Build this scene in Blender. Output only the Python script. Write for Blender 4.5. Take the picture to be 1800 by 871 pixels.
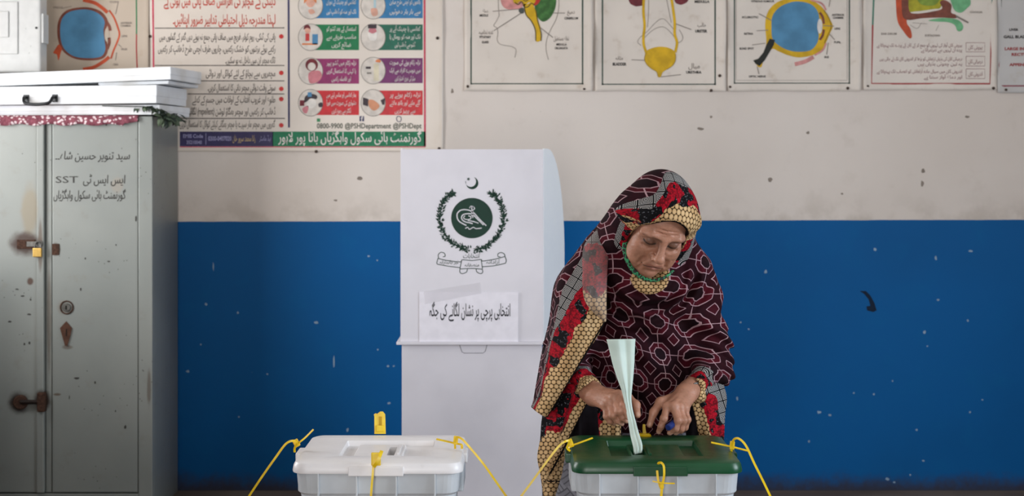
import bpy, bmesh, math, random
import numpy as np
import unicodedata as UD
from mathutils import Vector, Matrix, geometry

for _o in list(bpy.data.objects):
    bpy.data.objects.remove(_o)
SC = bpy.context.scene
COL = SC.collection
random.seed(7)
RNG = np.random.default_rng(7)

# ------------------------------------------------------------------ camera
CAMH, FPX, CX, HY = 1.44, 2500.0, 900.0, 290.0
cd = bpy.data.cameras.new('camera')
cd.lens = 50
cd.sensor_width = 36
cd.shift_y = -(435.5 - HY) / 1800.0
cd.dof.use_dof = True
cd.dof.focus_distance = 3.58
cd.dof.aperture_fstop = 5.6
cam = bpy.data.objects.new('camera', cd)
cam.location = (0, 0, CAMH)
cam.rotation_euler = (math.pi / 2, 0, 0)
COL.objects.link(cam)
SC.camera = cam

# ------------------------------------------------------------------ world, daylight, exposure
wd = bpy.data.worlds.new('world')
SC.world = wd
wd.use_nodes = True
wd.node_tree.nodes['Background'].inputs[0].default_value = (.55, .68, .9, 1)
wd.node_tree.nodes['Background'].inputs[1].default_value = 0.6
SC.view_settings.view_transform = 'Standard'
SC.view_settings.look = 'None'
SC.view_settings.gamma = 1
SC.view_settings.use_curve_mapping = False
SC.view_settings.exposure = 0.3


def area(name, loc, rot, sx, sy, power, col):
    l = bpy.data.lights.new(name, 'AREA')
    l.shape = 'RECTANGLE'
    l.size, l.size_y, l.energy, l.color = sx, sy, power, col
    o = bpy.data.objects.new(name, l)
    o.location, o.rotation_euler = loc, rot
    COL.objects.link(o)
    return o


R = math.radians
# room: x -2.9..3.6, y -2.6..6.3, z 0..3.3 ; daylight enters by a window in each side wall and the door behind the camera
area('window_daylight', (-2.86, 4.6, 1.75), (0, R(-90), 0), 1.4, 1.0, 46, (.97, .985, 1.0))
area('door_daylight', (-.9, -2.55, 1.25), (R(90), 0, 0), 1.5, 2.2, 100, (1.0, .985, .965))
area('side_window_daylight', (3.56, 2.2, 1.8), (0, R(90), 0), 1.4, 1.6, 94, (.78, .89, 1.0))


# ------------------------------------------------------------------ pixel of the photograph + distance -> place
def P(px, py, d):
    return Vector(((px - CX) * d / FPX, d, CAMH - (py - HY) * d / FPX))


# ------------------------------------------------------------------ node helpers
def lin(c):
    if isinstance(c, str):
        c = c.lstrip('#')
        c = [int(c[i:i + 2], 16) for i in (0, 2, 4)]
    return tuple(((v / 255) / 12.92 if v / 255 <= .04045 else ((v / 255 + .055) / 1.055) ** 2.4) for v in c)


class S:
    """a socket with arithmetic"""
    def __init__(s, nt, k):
        s.nt, s.k = nt, k

    def op(s, o, b=None, c=None, rev=False):
        n = s.nt.nodes.new('ShaderNodeMath')
        n.operation = o
        args = [s, b, c]
        if rev:
            args = [b, s, c]
        for i, a in enumerate(args):
            if a is None:
                continue
            if isinstance(a, S):
                s.nt.links.new(a.k, n.inputs[i])
            else:
                n.inputs[i].default_value = a
        return S(s.nt, n.outputs[0])

    def __add__(s, b): return s.op('ADD', b)
    __radd__ = __add__
    def __sub__(s, b): return s.op('SUBTRACT', b)
    def __rsub__(s, b): return s.op('SUBTRACT', b, rev=True)
    def __mul__(s, b): return s.op('MULTIPLY', b)
    __rmul__ = __mul__
    def __truediv__(s, b): return s.op('DIVIDE', b)
    def abs(s): return s.op('ABSOLUTE')
    def min(s, b): return s.op('MINIMUM', b)
    def max(s, b): return s.op('MAXIMUM', b)
    def floor(s): return s.op('FLOOR')
    def fract(s): return s.op('FRACT')
    def lt(s, b): return s.op('LESS_THAN', b)
    def gt(s, b): return s.op('GREATER_THAN', b)
    def pow(s, b): return s.op('POWER', b)
    def sqrt(s): return s.op('SQRT')
    def sin(s): return s.op('SINE')

    def step(s, a, b):
        """smooth 0..1 between a and b"""
        n = s.nt.nodes.new('ShaderNodeMapRange')
        n.interpolation_type = 'SMOOTHSTEP'
        s.nt.links.new(s.k, n.inputs[0])
        if a > b:
            n.inputs[1].default_value, n.inputs[2].default_value = b, a
            n.inputs[3].default_value, n.inputs[4].default_value = 1, 0
        else:
            n.inputs[1].default_value, n.inputs[2].default_value = a, b
        return S(s.nt, n.outputs[0])


class Mat:
    def __init__(s, name, rough=.6, metal=0, spec=.5):
        s.m = bpy.data.materials.new(name)
        s.m.use_nodes = True
        s.nt = s.m.node_tree
        s.b = s.nt.nodes['Principled BSDF']
        s.b.inputs['Roughness'].default_value = rough
        s.b.inputs['Metallic'].default_value = metal
        s.b.inputs['Specular IOR Level'].default_value = spec
        s._tc = None

    def tc(s, what='Object'):
        if s._tc is None:
            s._tc = s.nt.nodes.new('ShaderNodeTexCoord')
        return s._tc.outputs[what]

    def xyz(s, what='Object', vec=None):
        n = s.nt.nodes.new('ShaderNodeSeparateXYZ')
        s.nt.links.new(vec or s.tc(what), n.inputs[0])
        return [S(s.nt, o) for o in n.outputs]

    def attr(s, name):
        n = s.nt.nodes.new('ShaderNodeAttribute')
        n.attribute_name = name
        return n

    def comb(s, x, y, z=0):
        n = s.nt.nodes.new('ShaderNodeCombineXYZ')
        for i, a in enumerate((x, y, z)):
            if isinstance(a, S):
                s.nt.links.new(a.k, n.inputs[i])
            else:
                n.inputs[i].default_value = a
        return n.outputs[0]

    def noise(s, scale, detail=3, rough=.5, vec=None, what='Object'):
        n = s.nt.nodes.new('ShaderNodeTexNoise')
        n.inputs['Scale'].default_value = scale
        n.inputs['Detail'].default_value = detail
        n.inputs['Roughness'].default_value = rough
        s.nt.links.new(vec or s.tc(what), n.inputs['Vector'])
        return S(s.nt, n.outputs[0])

    def voro(s, scale, vec=None, feature='F1', out=0, rnd=1):
        n = s.nt.nodes.new('ShaderNodeTexVoronoi')
        n.feature = feature
        n.inputs['Scale'].default_value = scale
        n.inputs['Randomness'].default_value = rnd
        s.nt.links.new(vec or s.tc(), n.inputs['Vector'])
        return S(s.nt, n.outputs[out])

    def mix(s, f, a, b):
        n = s.nt.nodes.new('ShaderNodeMix')
        n.data_type = 'RGBA'
        for sock, v in ((n.inputs[0], f), (n.inputs[6], a), (n.inputs[7], b)):
            if isinstance(v, S):
                s.nt.links.new(v.k, sock)
            elif isinstance(v, (int, float)):
                sock.default_value = v
            elif isinstance(v, bpy.types.NodeSocket):
                s.nt.links.new(v, sock)
            else:
                sock.default_value = (*lin(v), 1) if isinstance(v, str) else (*v, 1)
        return n.outputs[2]

    def color(s, c):
        if isinstance(c, bpy.types.NodeSocket):
            s.nt.links.new(c, s.b.inputs['Base Color'])
        else:
            s.b.inputs['Base Color'].default_value = (*(lin(c) if isinstance(c, str) else c), 1)
        return s

    def rough(s, v):
        s.nt.links.new(v.k, s.b.inputs['Roughness'])

    def bump(s, h, strength=.3, dist=.002):
        n = s.nt.nodes.new('ShaderNodeBump')
        n.inputs['Strength'].default_value = strength
        n.inputs['Distance'].default_value = dist
        s.nt.links.new(h.k, n.inputs['Height'])
        s.nt.links.new(n.outputs[0], s.b.inputs['Normal'])
        return s


_mats = {}


def plain(name, c, rough=.6, metal=0, var=.12, scale=30, bump=0, spec=.3):
    """plain procedural material: colour with a faint noise mottling"""
    if name in _mats:
        return _mats[name]
    M = Mat(name, rough, metal, spec)
    a = lin(c)
    n = M.noise(scale, 3)
    M.color(M.mix(n.step(.3, .7), tuple(v * (1 - var) for v in a), tuple(min(1, v * (1 + var)) for v in a)))
    if bump:
        M.bump(M.noise(scale * 4, 2), bump, .001)
    _mats[name] = M.m
    return M.m


# ------------------------------------------------------------------ object helpers
def link(name, me, mat=None, parent=None, smooth=False):
    me.name = name
    o = bpy.data.objects.new(name, me)
    COL.objects.link(o)
    if mat is not None:
        me.materials.append(mat)
    if parent is not None:
        o.parent = parent
        o.matrix_parent_inverse = parent.matrix_basis.inverted()
    if smooth:
        me.shade_smooth()
    return o


def mesh(name, verts, faces, mat=None, parent=None, smooth=False):
    me = bpy.data.meshes.new(name)
    me.from_pydata([tuple(v) for v in verts], [], faces)
    me.update()
    return link(name, me, mat, parent, smooth)


def from_bm(name, bm, mat=None, parent=None, smooth=False):
    me = bpy.data.meshes.new(name)
    bm.normal_update()
    bm.to_mesh(me)
    bm.free()
    return link(name, me, mat, parent, smooth)


def tag(o, label, cat, group=None, kind=None):
    o['label'] = label
    o['category'] = cat
    if group:
        o['group'] = group
    if kind:
        o['kind'] = kind
    return o


def struct(o):
    o['kind'] = 'structure'
    return o


def thing(name, loc, label, cat, group=None, rot=(0, 0, 0)):
    o = bpy.data.objects.new(name, None)
    o.empty_display_size = .05
    o.location = loc
    o.rotation_euler = rot
    COL.objects.link(o)
    return tag(o, label, cat, group)


def box_bm(lo, hi, bev=0, seg=2):
    bm = bmesh.new()
    bmesh.ops.create_cube(bm, size=1)
    lo, hi = Vector(lo), Vector(hi)
    c, s = (lo + hi) / 2, hi - lo
    for v in bm.verts:
        v.co = Vector((v.co.x * s.x, v.co.y * s.y, v.co.z * s.z)) + c
    if bev:
        bmesh.ops.bevel(bm, geom=list(bm.edges), offset=bev, segments=seg, affect='EDGES', profile=.6)
    return bm


def box(name, lo, hi, mat, parent=None, bev=0, seg=2):
    return from_bm(name, box_bm(lo, hi, bev, seg), mat, parent, smooth=False)


def cyl(name, a, b, r1, mat, parent=None, r2=None, n=20, bev=0):
    a, b = Vector(a), Vector(b)
    r2 = r1 if r2 is None else r2
    d = (b - a).normalized()
    u = d.orthogonal().normalized()
    w = d.cross(u)
    rings = [(a, r1), (b, r2)]
    if bev:
        rings = [(a, max(r1 - bev, 1e-4)), (a + d * bev, r1), (b - d * bev, r2), (b, max(r2 - bev, 1e-4))]
    vs, fs = [], []
    for c, r in rings:
        for i in range(n):
            t = 2 * math.pi * i / n
            vs.append(c + (u * math.cos(t) + w * math.sin(t)) * r)
    for k in range(len(rings) - 1):
        for i in range(n):
            j = (i + 1) % n
            fs.append((k * n + i, k * n + j, (k + 1) * n + j, (k + 1) * n + i))
    fs.append(tuple(range(n))[::-1])
    m = (len(rings) - 1) * n
    fs.append(tuple(range(m, m + n)))
    o = mesh(name, vs, fs, mat, parent)
    return o


def catmull(pts, n=8, closed=False):
    pts = [np.array(p, float) for p in pts]
    out = []
    m = len(pts)
    rng = range(m if closed else m - 1)
    for i in rng:
        if closed:
            a, b, c, d = pts[i - 1], pts[i], pts[(i + 1) % m], pts[(i + 2) % m]
        else:
            b, c = pts[i], pts[i + 1]
            a = pts[i - 1] if i > 0 else 2 * b - c
            d = pts[i + 2] if i + 2 < m else 2 * c - b
        for k in range(n):
            t = k / n
            out.append(.5 * ((2 * b) + (c - a) * t + (2 * a - 5 * b + 4 * c - d) * t * t + (3 * b - a - 3 * c + d) * t ** 3))
    if not closed:
        out.append(pts[-1])
    return out


def sweep(name, pts, w, t, mat, parent=None, up=(0, -1, 0), n=8, smooth_path=True, taper=None, roundsec=False):
    """strap of width w and thickness t along a path; 'up' is roughly the strap's face normal"""
    pp = [Vector(p) for p in (catmull(pts, n) if smooth_path else pts)]
    vs, fs = [], []
    up = Vector(up).normalized()
    k = 8 if roundsec else 4
    for i, p in enumerate(pp):
        d = (pp[min(i + 1, len(pp) - 1)] - pp[max(i - 1, 0)]).normalized()
        side = d.cross(up)
        if side.length < 1e-4:
            side = d.orthogonal()
        side.normalize()
        nn = side.cross(d).normalized()
        f = 1 if taper is None else taper(i / (len(pp) - 1))
        if roundsec:
            for q in range(8):
                a = 2 * math.pi * q / 8
                vs.append(p + side * (math.cos(a) * w / 2 * f) + nn * (math.sin(a) * t / 2 * f))
        else:
            for sx, sy in ((-1, -1), (1, -1), (1, 1), (-1, 1)):
                vs.append(p + side * (sx * w / 2 * f) + nn * (sy * t / 2))
    for i in range(len(pp) - 1):
        for q in range(k):
            r = (q + 1) % k
            fs.append((i * k + q, i * k + r, (i + 1) * k + r, (i + 1) * k + q))
    fs.append(tuple(range(k))[::-1])
    fs.append(tuple(range((len(pp) - 1) * k, len(pp) * k)))
    return mesh(name, vs, fs, mat, parent, smooth=roundsec)


def loft(name, loops, mat, parent=None, cap0=True, cap1=True, smooth=False, closed=True):
    n = len(loops[0])
    vs = [v for l in loops for v in l]
    fs = []
    for k in range(len(loops) - 1):
        for i in range(n if closed else n - 1):
            j = (i + 1) % n
            fs.append((k * n + i, k * n + j, (k + 1) * n + j, (k + 1) * n + i))
    if cap0:
        fs.append(tuple(range(n))[::-1])
    if cap1:
        m = (len(loops) - 1) * n
        fs.append(tuple(range(m, m + n)))
    o = mesh(name, vs, fs, mat, parent)
    if smooth:
        o.data.shade_smooth()
    return o


def rrect(x0, x1, y0, y1, r, z, seg=6):
    out = []
    for cx, cy, a0 in ((x1 - r, y1 - r, 0), (x0 + r, y1 - r, 90), (x0 + r, y0 + r, 180), (x1 - r, y0 + r, 270)):
        for i in range(seg + 1):
            a = R(a0 + 90 * i / seg)
            out.append(Vector((cx + r * math.cos(a), cy + r * math.sin(a), z)))
    return out


# ------------------------------------------------------------------ right-to-left lettering
_F = {}
for _c in list(range(0xFB50, 0xFDFF)) + list(range(0xFE70, 0xFEFD)):
    _d = UD.decomposition(chr(_c)).split()
    if len(_d) == 2 and _d[0] in ('<isolated>', '<initial>', '<medial>', '<final>'):
        _F.setdefault(int(_d[1], 16), {})[_d[0][1:-1]] = chr(_c)
_LA = {0x627: '\ufefb\ufefc', 0x622: '\ufef5\ufef6'}


def shape_rtl(s):
    if not any(0x600 <= ord(c) < 0x700 for c in s):
        return s
    out, i, prev = [], 0, False
    while i < len(s):
        c = ord(s[i])
        f = _F.get(c)
        if not f:
            if s[i].isascii() and s[i].isalnum():
                j = i
                while j < len(s) and s[j].isascii() and s[j] != ' ' and s[j] not in '()':
                    j += 1
                out.append(s[i:j])
                i = j
            else:
                out.append({'(': ')', ')': '('}.get(s[i], s[i]))
                i += 1
            prev = False
            continue
        nx = ord(s[i + 1]) if i + 1 < len(s) else 0
        if c == 0x644 and nx in _LA:
            out.append(_LA[nx][1 if prev else 0])
            prev = False
            i += 2
            continue
        j = 'initial' in f and nx in _F and 'final' in _F[nx]
        k = 'medial' if prev and j else 'final' if prev else 'initial' if j else 'isolated'
        out.append(f.get(k) or f.get('isolated') or s[i])
        prev = j
        i += 1
    return ''.join(reversed(out))


class Sheet:
    """flat print on a vertical surface that faces the camera: pixel coordinates of the photo at distance d"""
    def __init__(s, d, parent, step=.0005):
        s.d, s.parent, s.step = d, parent, step

    def pt(s, x, y, layer):
        return P(x, y, s.d) + Vector((0, -s.step * layer, 0))

    def poly(s, name, pts, mat, layer=1, parent=None):
        vs = [P(x, y, s.d) for x, y in pts]
        tris = geometry.tessellate_polygon([[Vector((v.x, v.z, 0)) for v in vs]])
        vs = [v + Vector((0, -s.step * layer, 0)) for v in vs]
        o = mesh(name, vs, [tuple(t) for t in tris], mat, parent or s.parent)
        return o

    def rect(s, name, x0, y0, x1, y1, mat, layer=1, parent=None):
        return s.poly(name, [(x0, y0), (x1, y0), (x1, y1), (x0, y1)], mat, layer, parent)

    def disc(s, name, cx, cy, rx, ry, mat, layer=1, n=36, parent=None):
        return s.poly(name, [(cx + rx * math.cos(2 * math.pi * i / n), cy + ry * math.sin(2 * math.pi * i / n)) for i in range(n)], mat, layer, parent)

    def blob(s, name, pts, mat, layer=1, n=6, parent=None):
        return s.poly(name, [tuple(p) for p in catmull(pts, n, True)], mat, layer, parent)

    def lines(s, name, paths, w, mat, layer=2, smooth=True, parent=None, closed=False):
        """several strokes of one drawing, as one print"""
        vs, fs = [], []
        for path in paths:
            ww = w
            pp = [np.array(p[:2], float) for p in path]
            if smooth and len(pp) > 2:
                pp = catmull(pp, 6, closed)
            if closed:
                pp = list(pp) + [pp[0], pp[1]]
            b = len(vs)
            for i, p in enumerate(pp):
                d = pp[min(i + 1, len(pp) - 1)] - pp[max(i - 1, 0)]
                d = d / (np.linalg.norm(d) + 1e-9)
                nn = np.array((-d[1], d[0])) * ww / 2
                vs += [s.pt(*(p + nn), layer), s.pt(*(p - nn), layer)]
            for i in range(len(pp) - 1):
                fs.append((b + 2 * i, b + 2 * i + 1, b + 2 * i + 3, b + 2 * i + 2))
        o = mesh(name, vs, fs, mat, parent or s.parent)
        if len(paths) > 1:
            o['kind'] = 'stuff'
        return o

    def text(s, body, x0, x1, base, size, mat, layer=2, name='lettering', weight=0, parent=None, shear=0, rows=None):
        """one line of writing from x0 to x1 (pixels), baseline at base, capital height about size"""
        cu = bpy.data.curves.new('lettering', 'FONT')
        cu.body = shape_rtl(body)
        cu.resolution_u = 2
        cu.offset = weight
        cu.shear = shear
        o = bpy.data.objects.new('lettering', cu)
        COL.objects.link(o)
        me = bpy.data.meshes.new_from_object(o.evaluated_get(bpy.context.evaluated_depsgraph_get()))
        bpy.data.objects.remove(o)
        n = len(me.vertices)
        co = np.empty(n * 3)
        me.vertices.foreach_get('co', co)
        co = co.reshape(-1, 3)
        a, b = co[:, 0].min(), co[:, 0].max()
        k = s.d / FPX
        fx = (x1 - x0) / (b - a) if x1 is not None else size / .72
        px = x0 + (co[:, 0] - a) * fx
        py = base - co[:, 1] * size / .72
        out = np.stack([(px - CX) * k, np.full(n, s.d - s.step * layer), CAMH - (py - HY) * k], 1)
        me.vertices.foreach_set('co', out.ravel())
        me.update()
        return link(name, me, mat, parent or s.parent)
# ================================================================== the room
X0, X1, Y0, Y1, ZC = -2.9, 3.6, -2.6, 6.3, 3.3


def wall_material():
    M = Mat('painted_plaster', .6)
    x, y, z = M.xyz()
    n1, n2, n3 = M.noise(1.3, 4), M.noise(7, 5, .6), M.noise(40, 3)
    up = M.mix(n1.step(.35, .7), '#dfd5cd', '#d7ccc3')
    up = M.mix(n2.step(.55, .85) * .35, up, '#b9aca0')
    up = M.mix(z.step(1.34, 1.18) * n2.step(.4, .62) * .4, up, '#a89c90')          # scuffed along the paint line
    sp = M.voro(26).lt(.035) * M.noise(3.1, 2).gt(.63)
    up = M.mix(sp * .7, up, '#6d6258')
    bl = M.mix(n1.step(.3, .7), '#005a9a', '#005490')
    bl = M.mix(n2.step(.5, .8) * .35, bl, '#036299')
    fl = M.voro(15, M.comb(x, z * .8)).lt(.022) * M.noise(2.3, 2).gt(.62)
    bl = M.mix(fl * .45, bl, '#7f9bb3')
    dirt = (z + n2 * .11 + n3 * .05).step(.175, .075)
    bl = M.mix(dirt * .85, bl, '#3a2f28')
    line = (z + (n2 - .5) * .006 - x * .0024).gt(1.193)
    M.color(M.mix(line, bl, up))
    M.rough(line * .2 + .5 + n2 * .1)
    M.b.inputs['Specular IOR Level'].default_value = .15
    M.bump(n2 * .7 + n3 * .35 + line * .12, .35, .004)
    return M.m


W = wall_material()
struct(mesh('wall_back', [(X0, Y1, 0), (X1, Y1, 0), (X1, Y1, ZC), (X0, Y1, ZC), (X0, Y1 + .15, 0), (X1, Y1 + .15, 0), (X1, Y1 + .15, ZC), (X0, Y1 + .15, ZC)],
            [(0, 1, 2, 3), (5, 4, 7, 6), (3, 2, 6, 7), (0, 4, 5, 1)], W))
WALL = bpy.data.objects['wall_back']
struct(box('wall_left', (X0 - .15, Y0, 0), (X0, Y1, ZC), W))
struct(box('wall_right', (X1, Y0, 0), (X1 + .15, Y1, ZC), W))
struct(box('wall_rear', (X0, Y0 - .15, 0), (X1, Y0, ZC), W))
FM = Mat('cement_floor', .7)
fn = FM.noise(3, 5)
FM.color(FM.mix(fn.step(.3, .7), '#5a4d44', '#75685c'))
FM.bump(FM.noise(40, 3), .3, .003)
struct(box('floor', (X0, Y0, -.1), (X1, Y1, 0), FM.m))
struct(box('ceiling', (X0, Y0, ZC), (X1, Y1, ZC + .1), plain('whitewash', '#d8d4cc', .8)))
WOODF = plain('window_paint', '#7a5a3c', .5)


def frame(name, axis, c, w, h, parts):
    """a window or door frame lying on a wall that is out of sight, round the daylight"""
    o = thing(name, c, '', '')
    del o['label'], o['category']
    struct(o)
    for (u0, u1, v0, v1) in [(-w / 2 - .07, -w / 2, -h / 2, h / 2), (w / 2, w / 2 + .07, -h / 2, h / 2), (-w / 2 - .07, w / 2 + .07, h / 2, h / 2 + .07), (-w / 2 - .07, w / 2 + .07, -h / 2 - .07, -h / 2)]:
        if axis == 'x':
            box('window_frame', (c[0] - .02, c[1] + u0, c[2] + v0), (c[0] + .06, c[1] + u1, c[2] + v1), WOODF, o)
        else:
            box('window_frame', (c[0] + u0, c[1] - .02, c[2] + v0), (c[0] + u1, c[1] + .06, c[2] + v1), WOODF, o)


frame('window_1', 'x', (X0 + .02, 4.6, 1.75), 1.0, 1.4, 0)
frame('door_1', 'y', (-.9, Y0 + .02, 1.25), 1.5, 2.2, 0)
frame('window_2', 'x', (X1 - .06, 2.2, 1.8), 1.6, 1.4, 0)

# chips and marks on the wall, each where the photograph has it
CHIPW = plain('chipped_white', '#8fa6bb', .8)
CHIPD = plain('mark_dark', '#2a2522', .8)
CHIPB = plain('mark_grey', '#8a7e74', .8)


def chip(px, py, w, h, m, seed):
    rr = random.Random(seed)
    d = 6.2993
    n = 9
    pts = []
    for i in range(n):
        a = 2 * math.pi * i / n
        k = rr.uniform(.65, 1.15)
        pts.append((px + w / 2 * k * math.cos(a), py + h / 2 * k * math.sin(a)))
    vs = [P(x, y, d) for x, y in pts]
    vs += [v + Vector((0, .0005, 0)) for v in vs]
    fs = [tuple(range(n))[::-1]] + [(i, (i + 1) % n, n + (i + 1) % n, n + i) for i in range(n)]
    mesh('paint_chip', vs, fs, m, WALL)


_chips = [(1538, 438, 7, 8), (1645, 453, 6, 10), (1706, 441, 9, 6), (1346, 477, 8, 9), (1649, 527, 8, 5), (1625, 583, 6, 8), (1701, 563, 5, 6),
          (1302, 566, 5, 5), (1316, 578, 5, 4), (1440, 724, 11, 7), (1459, 729, 7, 6), (1422, 775, 5, 6), (1611, 755, 6, 5), (1536, 692, 5, 5), (1569, 669, 4, 4),
          (1705, 724, 5, 5), (1727, 702, 5, 4), (1560, 841, 9, 7), (1572, 847, 6, 5), (1623, 809, 6, 5), (1600, 834, 4, 4), (1296, 700, 5, 9), (1630, 608, 4, 4),
          (362, 534, 6, 7), (418, 549, 5, 6), (330, 652, 8, 6), (648, 450, 6, 5), (663, 457, 4, 4), (353, 605, 4, 5), (682, 643, 7, 5), (692, 643, 5, 4),
          (684, 708, 11, 5), (611, 755, 6, 10), (470, 657, 4, 4), (420, 732, 4, 4), (664, 614, 4, 4), (556, 566, 10, 6), (1501, 690, 4, 4), (375, 468, 3, 22), (587, 635, 4, 34)]
for i, c in enumerate(_chips):
    chip(c[0], c[1], c[2] * .8, c[3] * .8, CHIPW, i)
for i, c in enumerate([(633, 313, 12, 7), (1354, 315, 9, 9), (1623, 300, 8, 9), (1621, 322, 6, 12), (1231, 226, 12, 6), (1250, 205, 5, 5), (795, 160, 5, 9), (1420, 233, 7, 5), (1480, 340, 6, 4), (590, 352, 7, 4), (1700, 205, 9, 5)]):
    chip(*c, CHIPB, 100 + i)
# the dark hooked scrape on the blue paint
_sh = Sheet(6.2993, WALL)
_sh.poly('paint_scrape', [(1511, 511), (1522, 511), (1530, 519), (1537, 532), (1541, 545), (1535, 548), (1524, 545), (1523, 538), (1530, 537), (1527, 526), (1519, 516)], plain('scraped_dark', '#0a1d33', .8), 0)

# ================================================================== steel cupboard
CF = 5.845                      # its front face
cs = FPX / CF


def cxp(px, d=CF): return (px - CX) * d / FPX
def czp(py, d=CF): return CAMH - (py - HY) * d / FPX


def cab_material():
    M = Mat('worn_grey_enamel', .42, .15)
    x, y, z = M.xyz()
    n1, n2, n3 = M.noise(2.2, 4), M.noise(14, 5, .65), M.noise(90, 3)
    c = M.mix(n1.step(.3, .7), '#929590', '#868a86')
    c = M.mix(n2.step(.55, .75) * .35, c, '#7f7c72')
    spk = M.voro(42).lt(.09) * M.noise(5, 2).gt(.56)
    c = M.mix(spk * .85, c, '#2e2a26')

    def stain(px, py, rx, ry, colr, amt, cur, soft=.45):
        X, Z = cxp(px), czp(py)
        dx, dz = (x - X) * (cs / rx), (z - Z) * (cs / ry)
        d = (dx * dx + dz * dz).sqrt() + (n2 - .5) * .7
        return M.mix(d.step(1.0, soft) * amt * y.lt(CF + .02), cur, colr)
    for a in [(52, 372, 20, 60, '#8d7c5e', .55), (45, 428, 36, 27, '#3f2a20', .95), (98, 438, 10, 14, '#4a3326', .9), (32, 707, 24, 24, '#2e1d16', .95), (74, 703, 17, 24, '#33211a', .95),
              (53, 494, 7, 8, '#4a2d1e', .9), (112, 540, 16, 16, '#857f76', .6), (118, 610, 12, 5, '#5d4a3c', .6), (100, 693, 9, 3, '#5b4636', .8), (205, 325, 14, 18, '#9a8f80', .5),
              (85, 560, 5, 120, '#5a4b3d', .6), (262, 680, 5, 40, '#5a4a3c', .6), (72, 430, 5, 60, '#5a4636', .7)]:
        c = stain(*a[:4], a[4], a[5], c)
    M.color(c)
    M.bump(n3 * .4 + n2 * .3, .15, .002)
    return M.m


CAB = cab_material()
DARK = plain('dark_gap', '#1a1714', .9)
RUST = plain('rusted_iron', '#4a3328', .75, .3, .35, 120, .4)
cab = thing('steel_cupboard', (cxp(82), 6.07, 0), 'tall grey steel cupboard with rust stains and black handwriting on its doors', 'cupboard')
cx0, cx1 = cxp(82) - .434, cxp(268)
ctop = czp(204)
# shell: back, sides, top, bottom, and the front stiles and rail
box('body', (cx0, CF + .03, .0), (cx1, 6.29, ctop), CAB, cab, .004)
box('stile', (cxp(243), CF, 0), (cx1, CF + .032, ctop), CAB, cab, .004)
box('stile', (cx0, CF, 0), (cx0 + .055, CF + .032, ctop), CAB, cab, .004)
box('plinth', (cx0 + .055, CF + .002, 0), (cxp(243), CF + .03, .09), CAB, cab, .003)
d1 = box('door', (cxp(91), CF + .004, .095), (cxp(242), CF + .03, ctop - .006), CAB, cab, .005)
d2 = box('door', (cx0 + .06, CF + .002, .095), (cxp(65), CF + .03, ctop - .006), CAB, cab, .005)
box('door_lip', (cxp(65), CF - .008, .095), (cxp(78), CF + .03, ctop - .006), CAB, d2, .005)
box('centre_post', (cxp(79.5), CF + .010, .095), (cxp(89.5), CF + .031, ctop - .006), CAB, cab, .002)
# handle ring, escutcheon and bolts
kx, kz = cxp(117), czp(540)


def ring(name, c, r, t, mat, parent, n=28):
    loops = []
    for i in range(n + 1):
        a = 2 * math.pi * i / n
        loops.append(c + Vector((math.cos(a) * r, 0, math.sin(a) * r)))
    return sweep(name, loops, t, t, mat, parent, up=(0, -1, 0), smooth_path=False, roundsec=True)


STEEL = plain('dull_steel', '#6e6c68', .45, .8, .2, 80)
ring('lock_ring', Vector((kx, CF + .002, kz)), .026, .006, RUST, d1)
cyl('lock_cylinder', (kx, CF + .006, kz), (kx, CF - .006, kz), .017, STEEL, d1, n=24, bev=.002)
box('keyhole', (kx - .003, CF - .0075, kz - .008), (kx + .003, CF - .005, kz + .008), DARK, d1)
_dp = [(117, 564), (127, 576), (124, 590), (119, 607), (115, 607), (110, 590), (106, 576)]
vs = [P(a, b, CF + .004) for a, b in _dp]
n = len(vs)
vs += [Vector((v.x * 1, v.y - .006, v.z)) for v in vs]
esc = mesh('escutcheon', vs, [tuple(range(n, 2 * n))[::-1]] + [(i, n + i, n + (i + 1) % n, (i + 1) % n) for i in range(n)], plain('brown_brass', '#5c4034', .5, .5, .2, 60), d1)
box('keyhole', (cxp(117) - .002, CF - .0032, czp(590)), (cxp(117) + .002, CF - .0015, czp(578)), DARK, esc)
# upper hasp
hasp = box('hasp_plate', (cxp(30), CF - .004, czp(437)), (cxp(62), CF + .004, czp(421)), RUST, d2, .002)
box('hasp_strap', (cxp(48), CF - .009, czp(433)), (cxp(76), CF - .005, czp(424)), STEEL, d2, .001)
ring('staple', Vector((cxp(71), CF - .012, czp(428))), .012, .006, STEEL, d2)
box('latch_plate', (cxp(91), CF, czp(448)), (cxp(104), CF + .005, czp(428)), RUST, d1, .002)
# lower bolt
cyl('bolt_boss', (cxp(37), CF + .004, czp(706)), (cxp(37), CF - .012, czp(706)), .03, RUST, d2, n=20, bev=.004)
cyl('bolt_bar', (cxp(37), CF - .014, czp(705)), (cxp(77), CF - .016, czp(705)), .009, plain('black_iron', '#241a16', .6, .4), d2, n=12, bev=.002)
box('bolt_keeper', (cxp(68), CF - .026, czp(722)), (cxp(82), CF + .004, czp(688)), RUST, d2, .006)
# handwriting on the right door
INK = plain('black_marker', '#3a3835', .6)
shc = Sheet(CF + .0035, d1)
shc.text('سید تنویر حسین شاہ۔۔', 97, 228, 280, 15, INK, weight=.002, shear=.15)
shc.text('ایس ایس ٹی', 146, 220, 322, 15, INK, weight=.002, shear=.1)
shc.text('SST', 98, 137, 321, 12, INK, weight=.0)
shc.text('گورنمنٹ ہائی سکول واہگڑیاں', 94, 221, 349, 15, INK, weight=.002, shear=.12)
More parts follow.
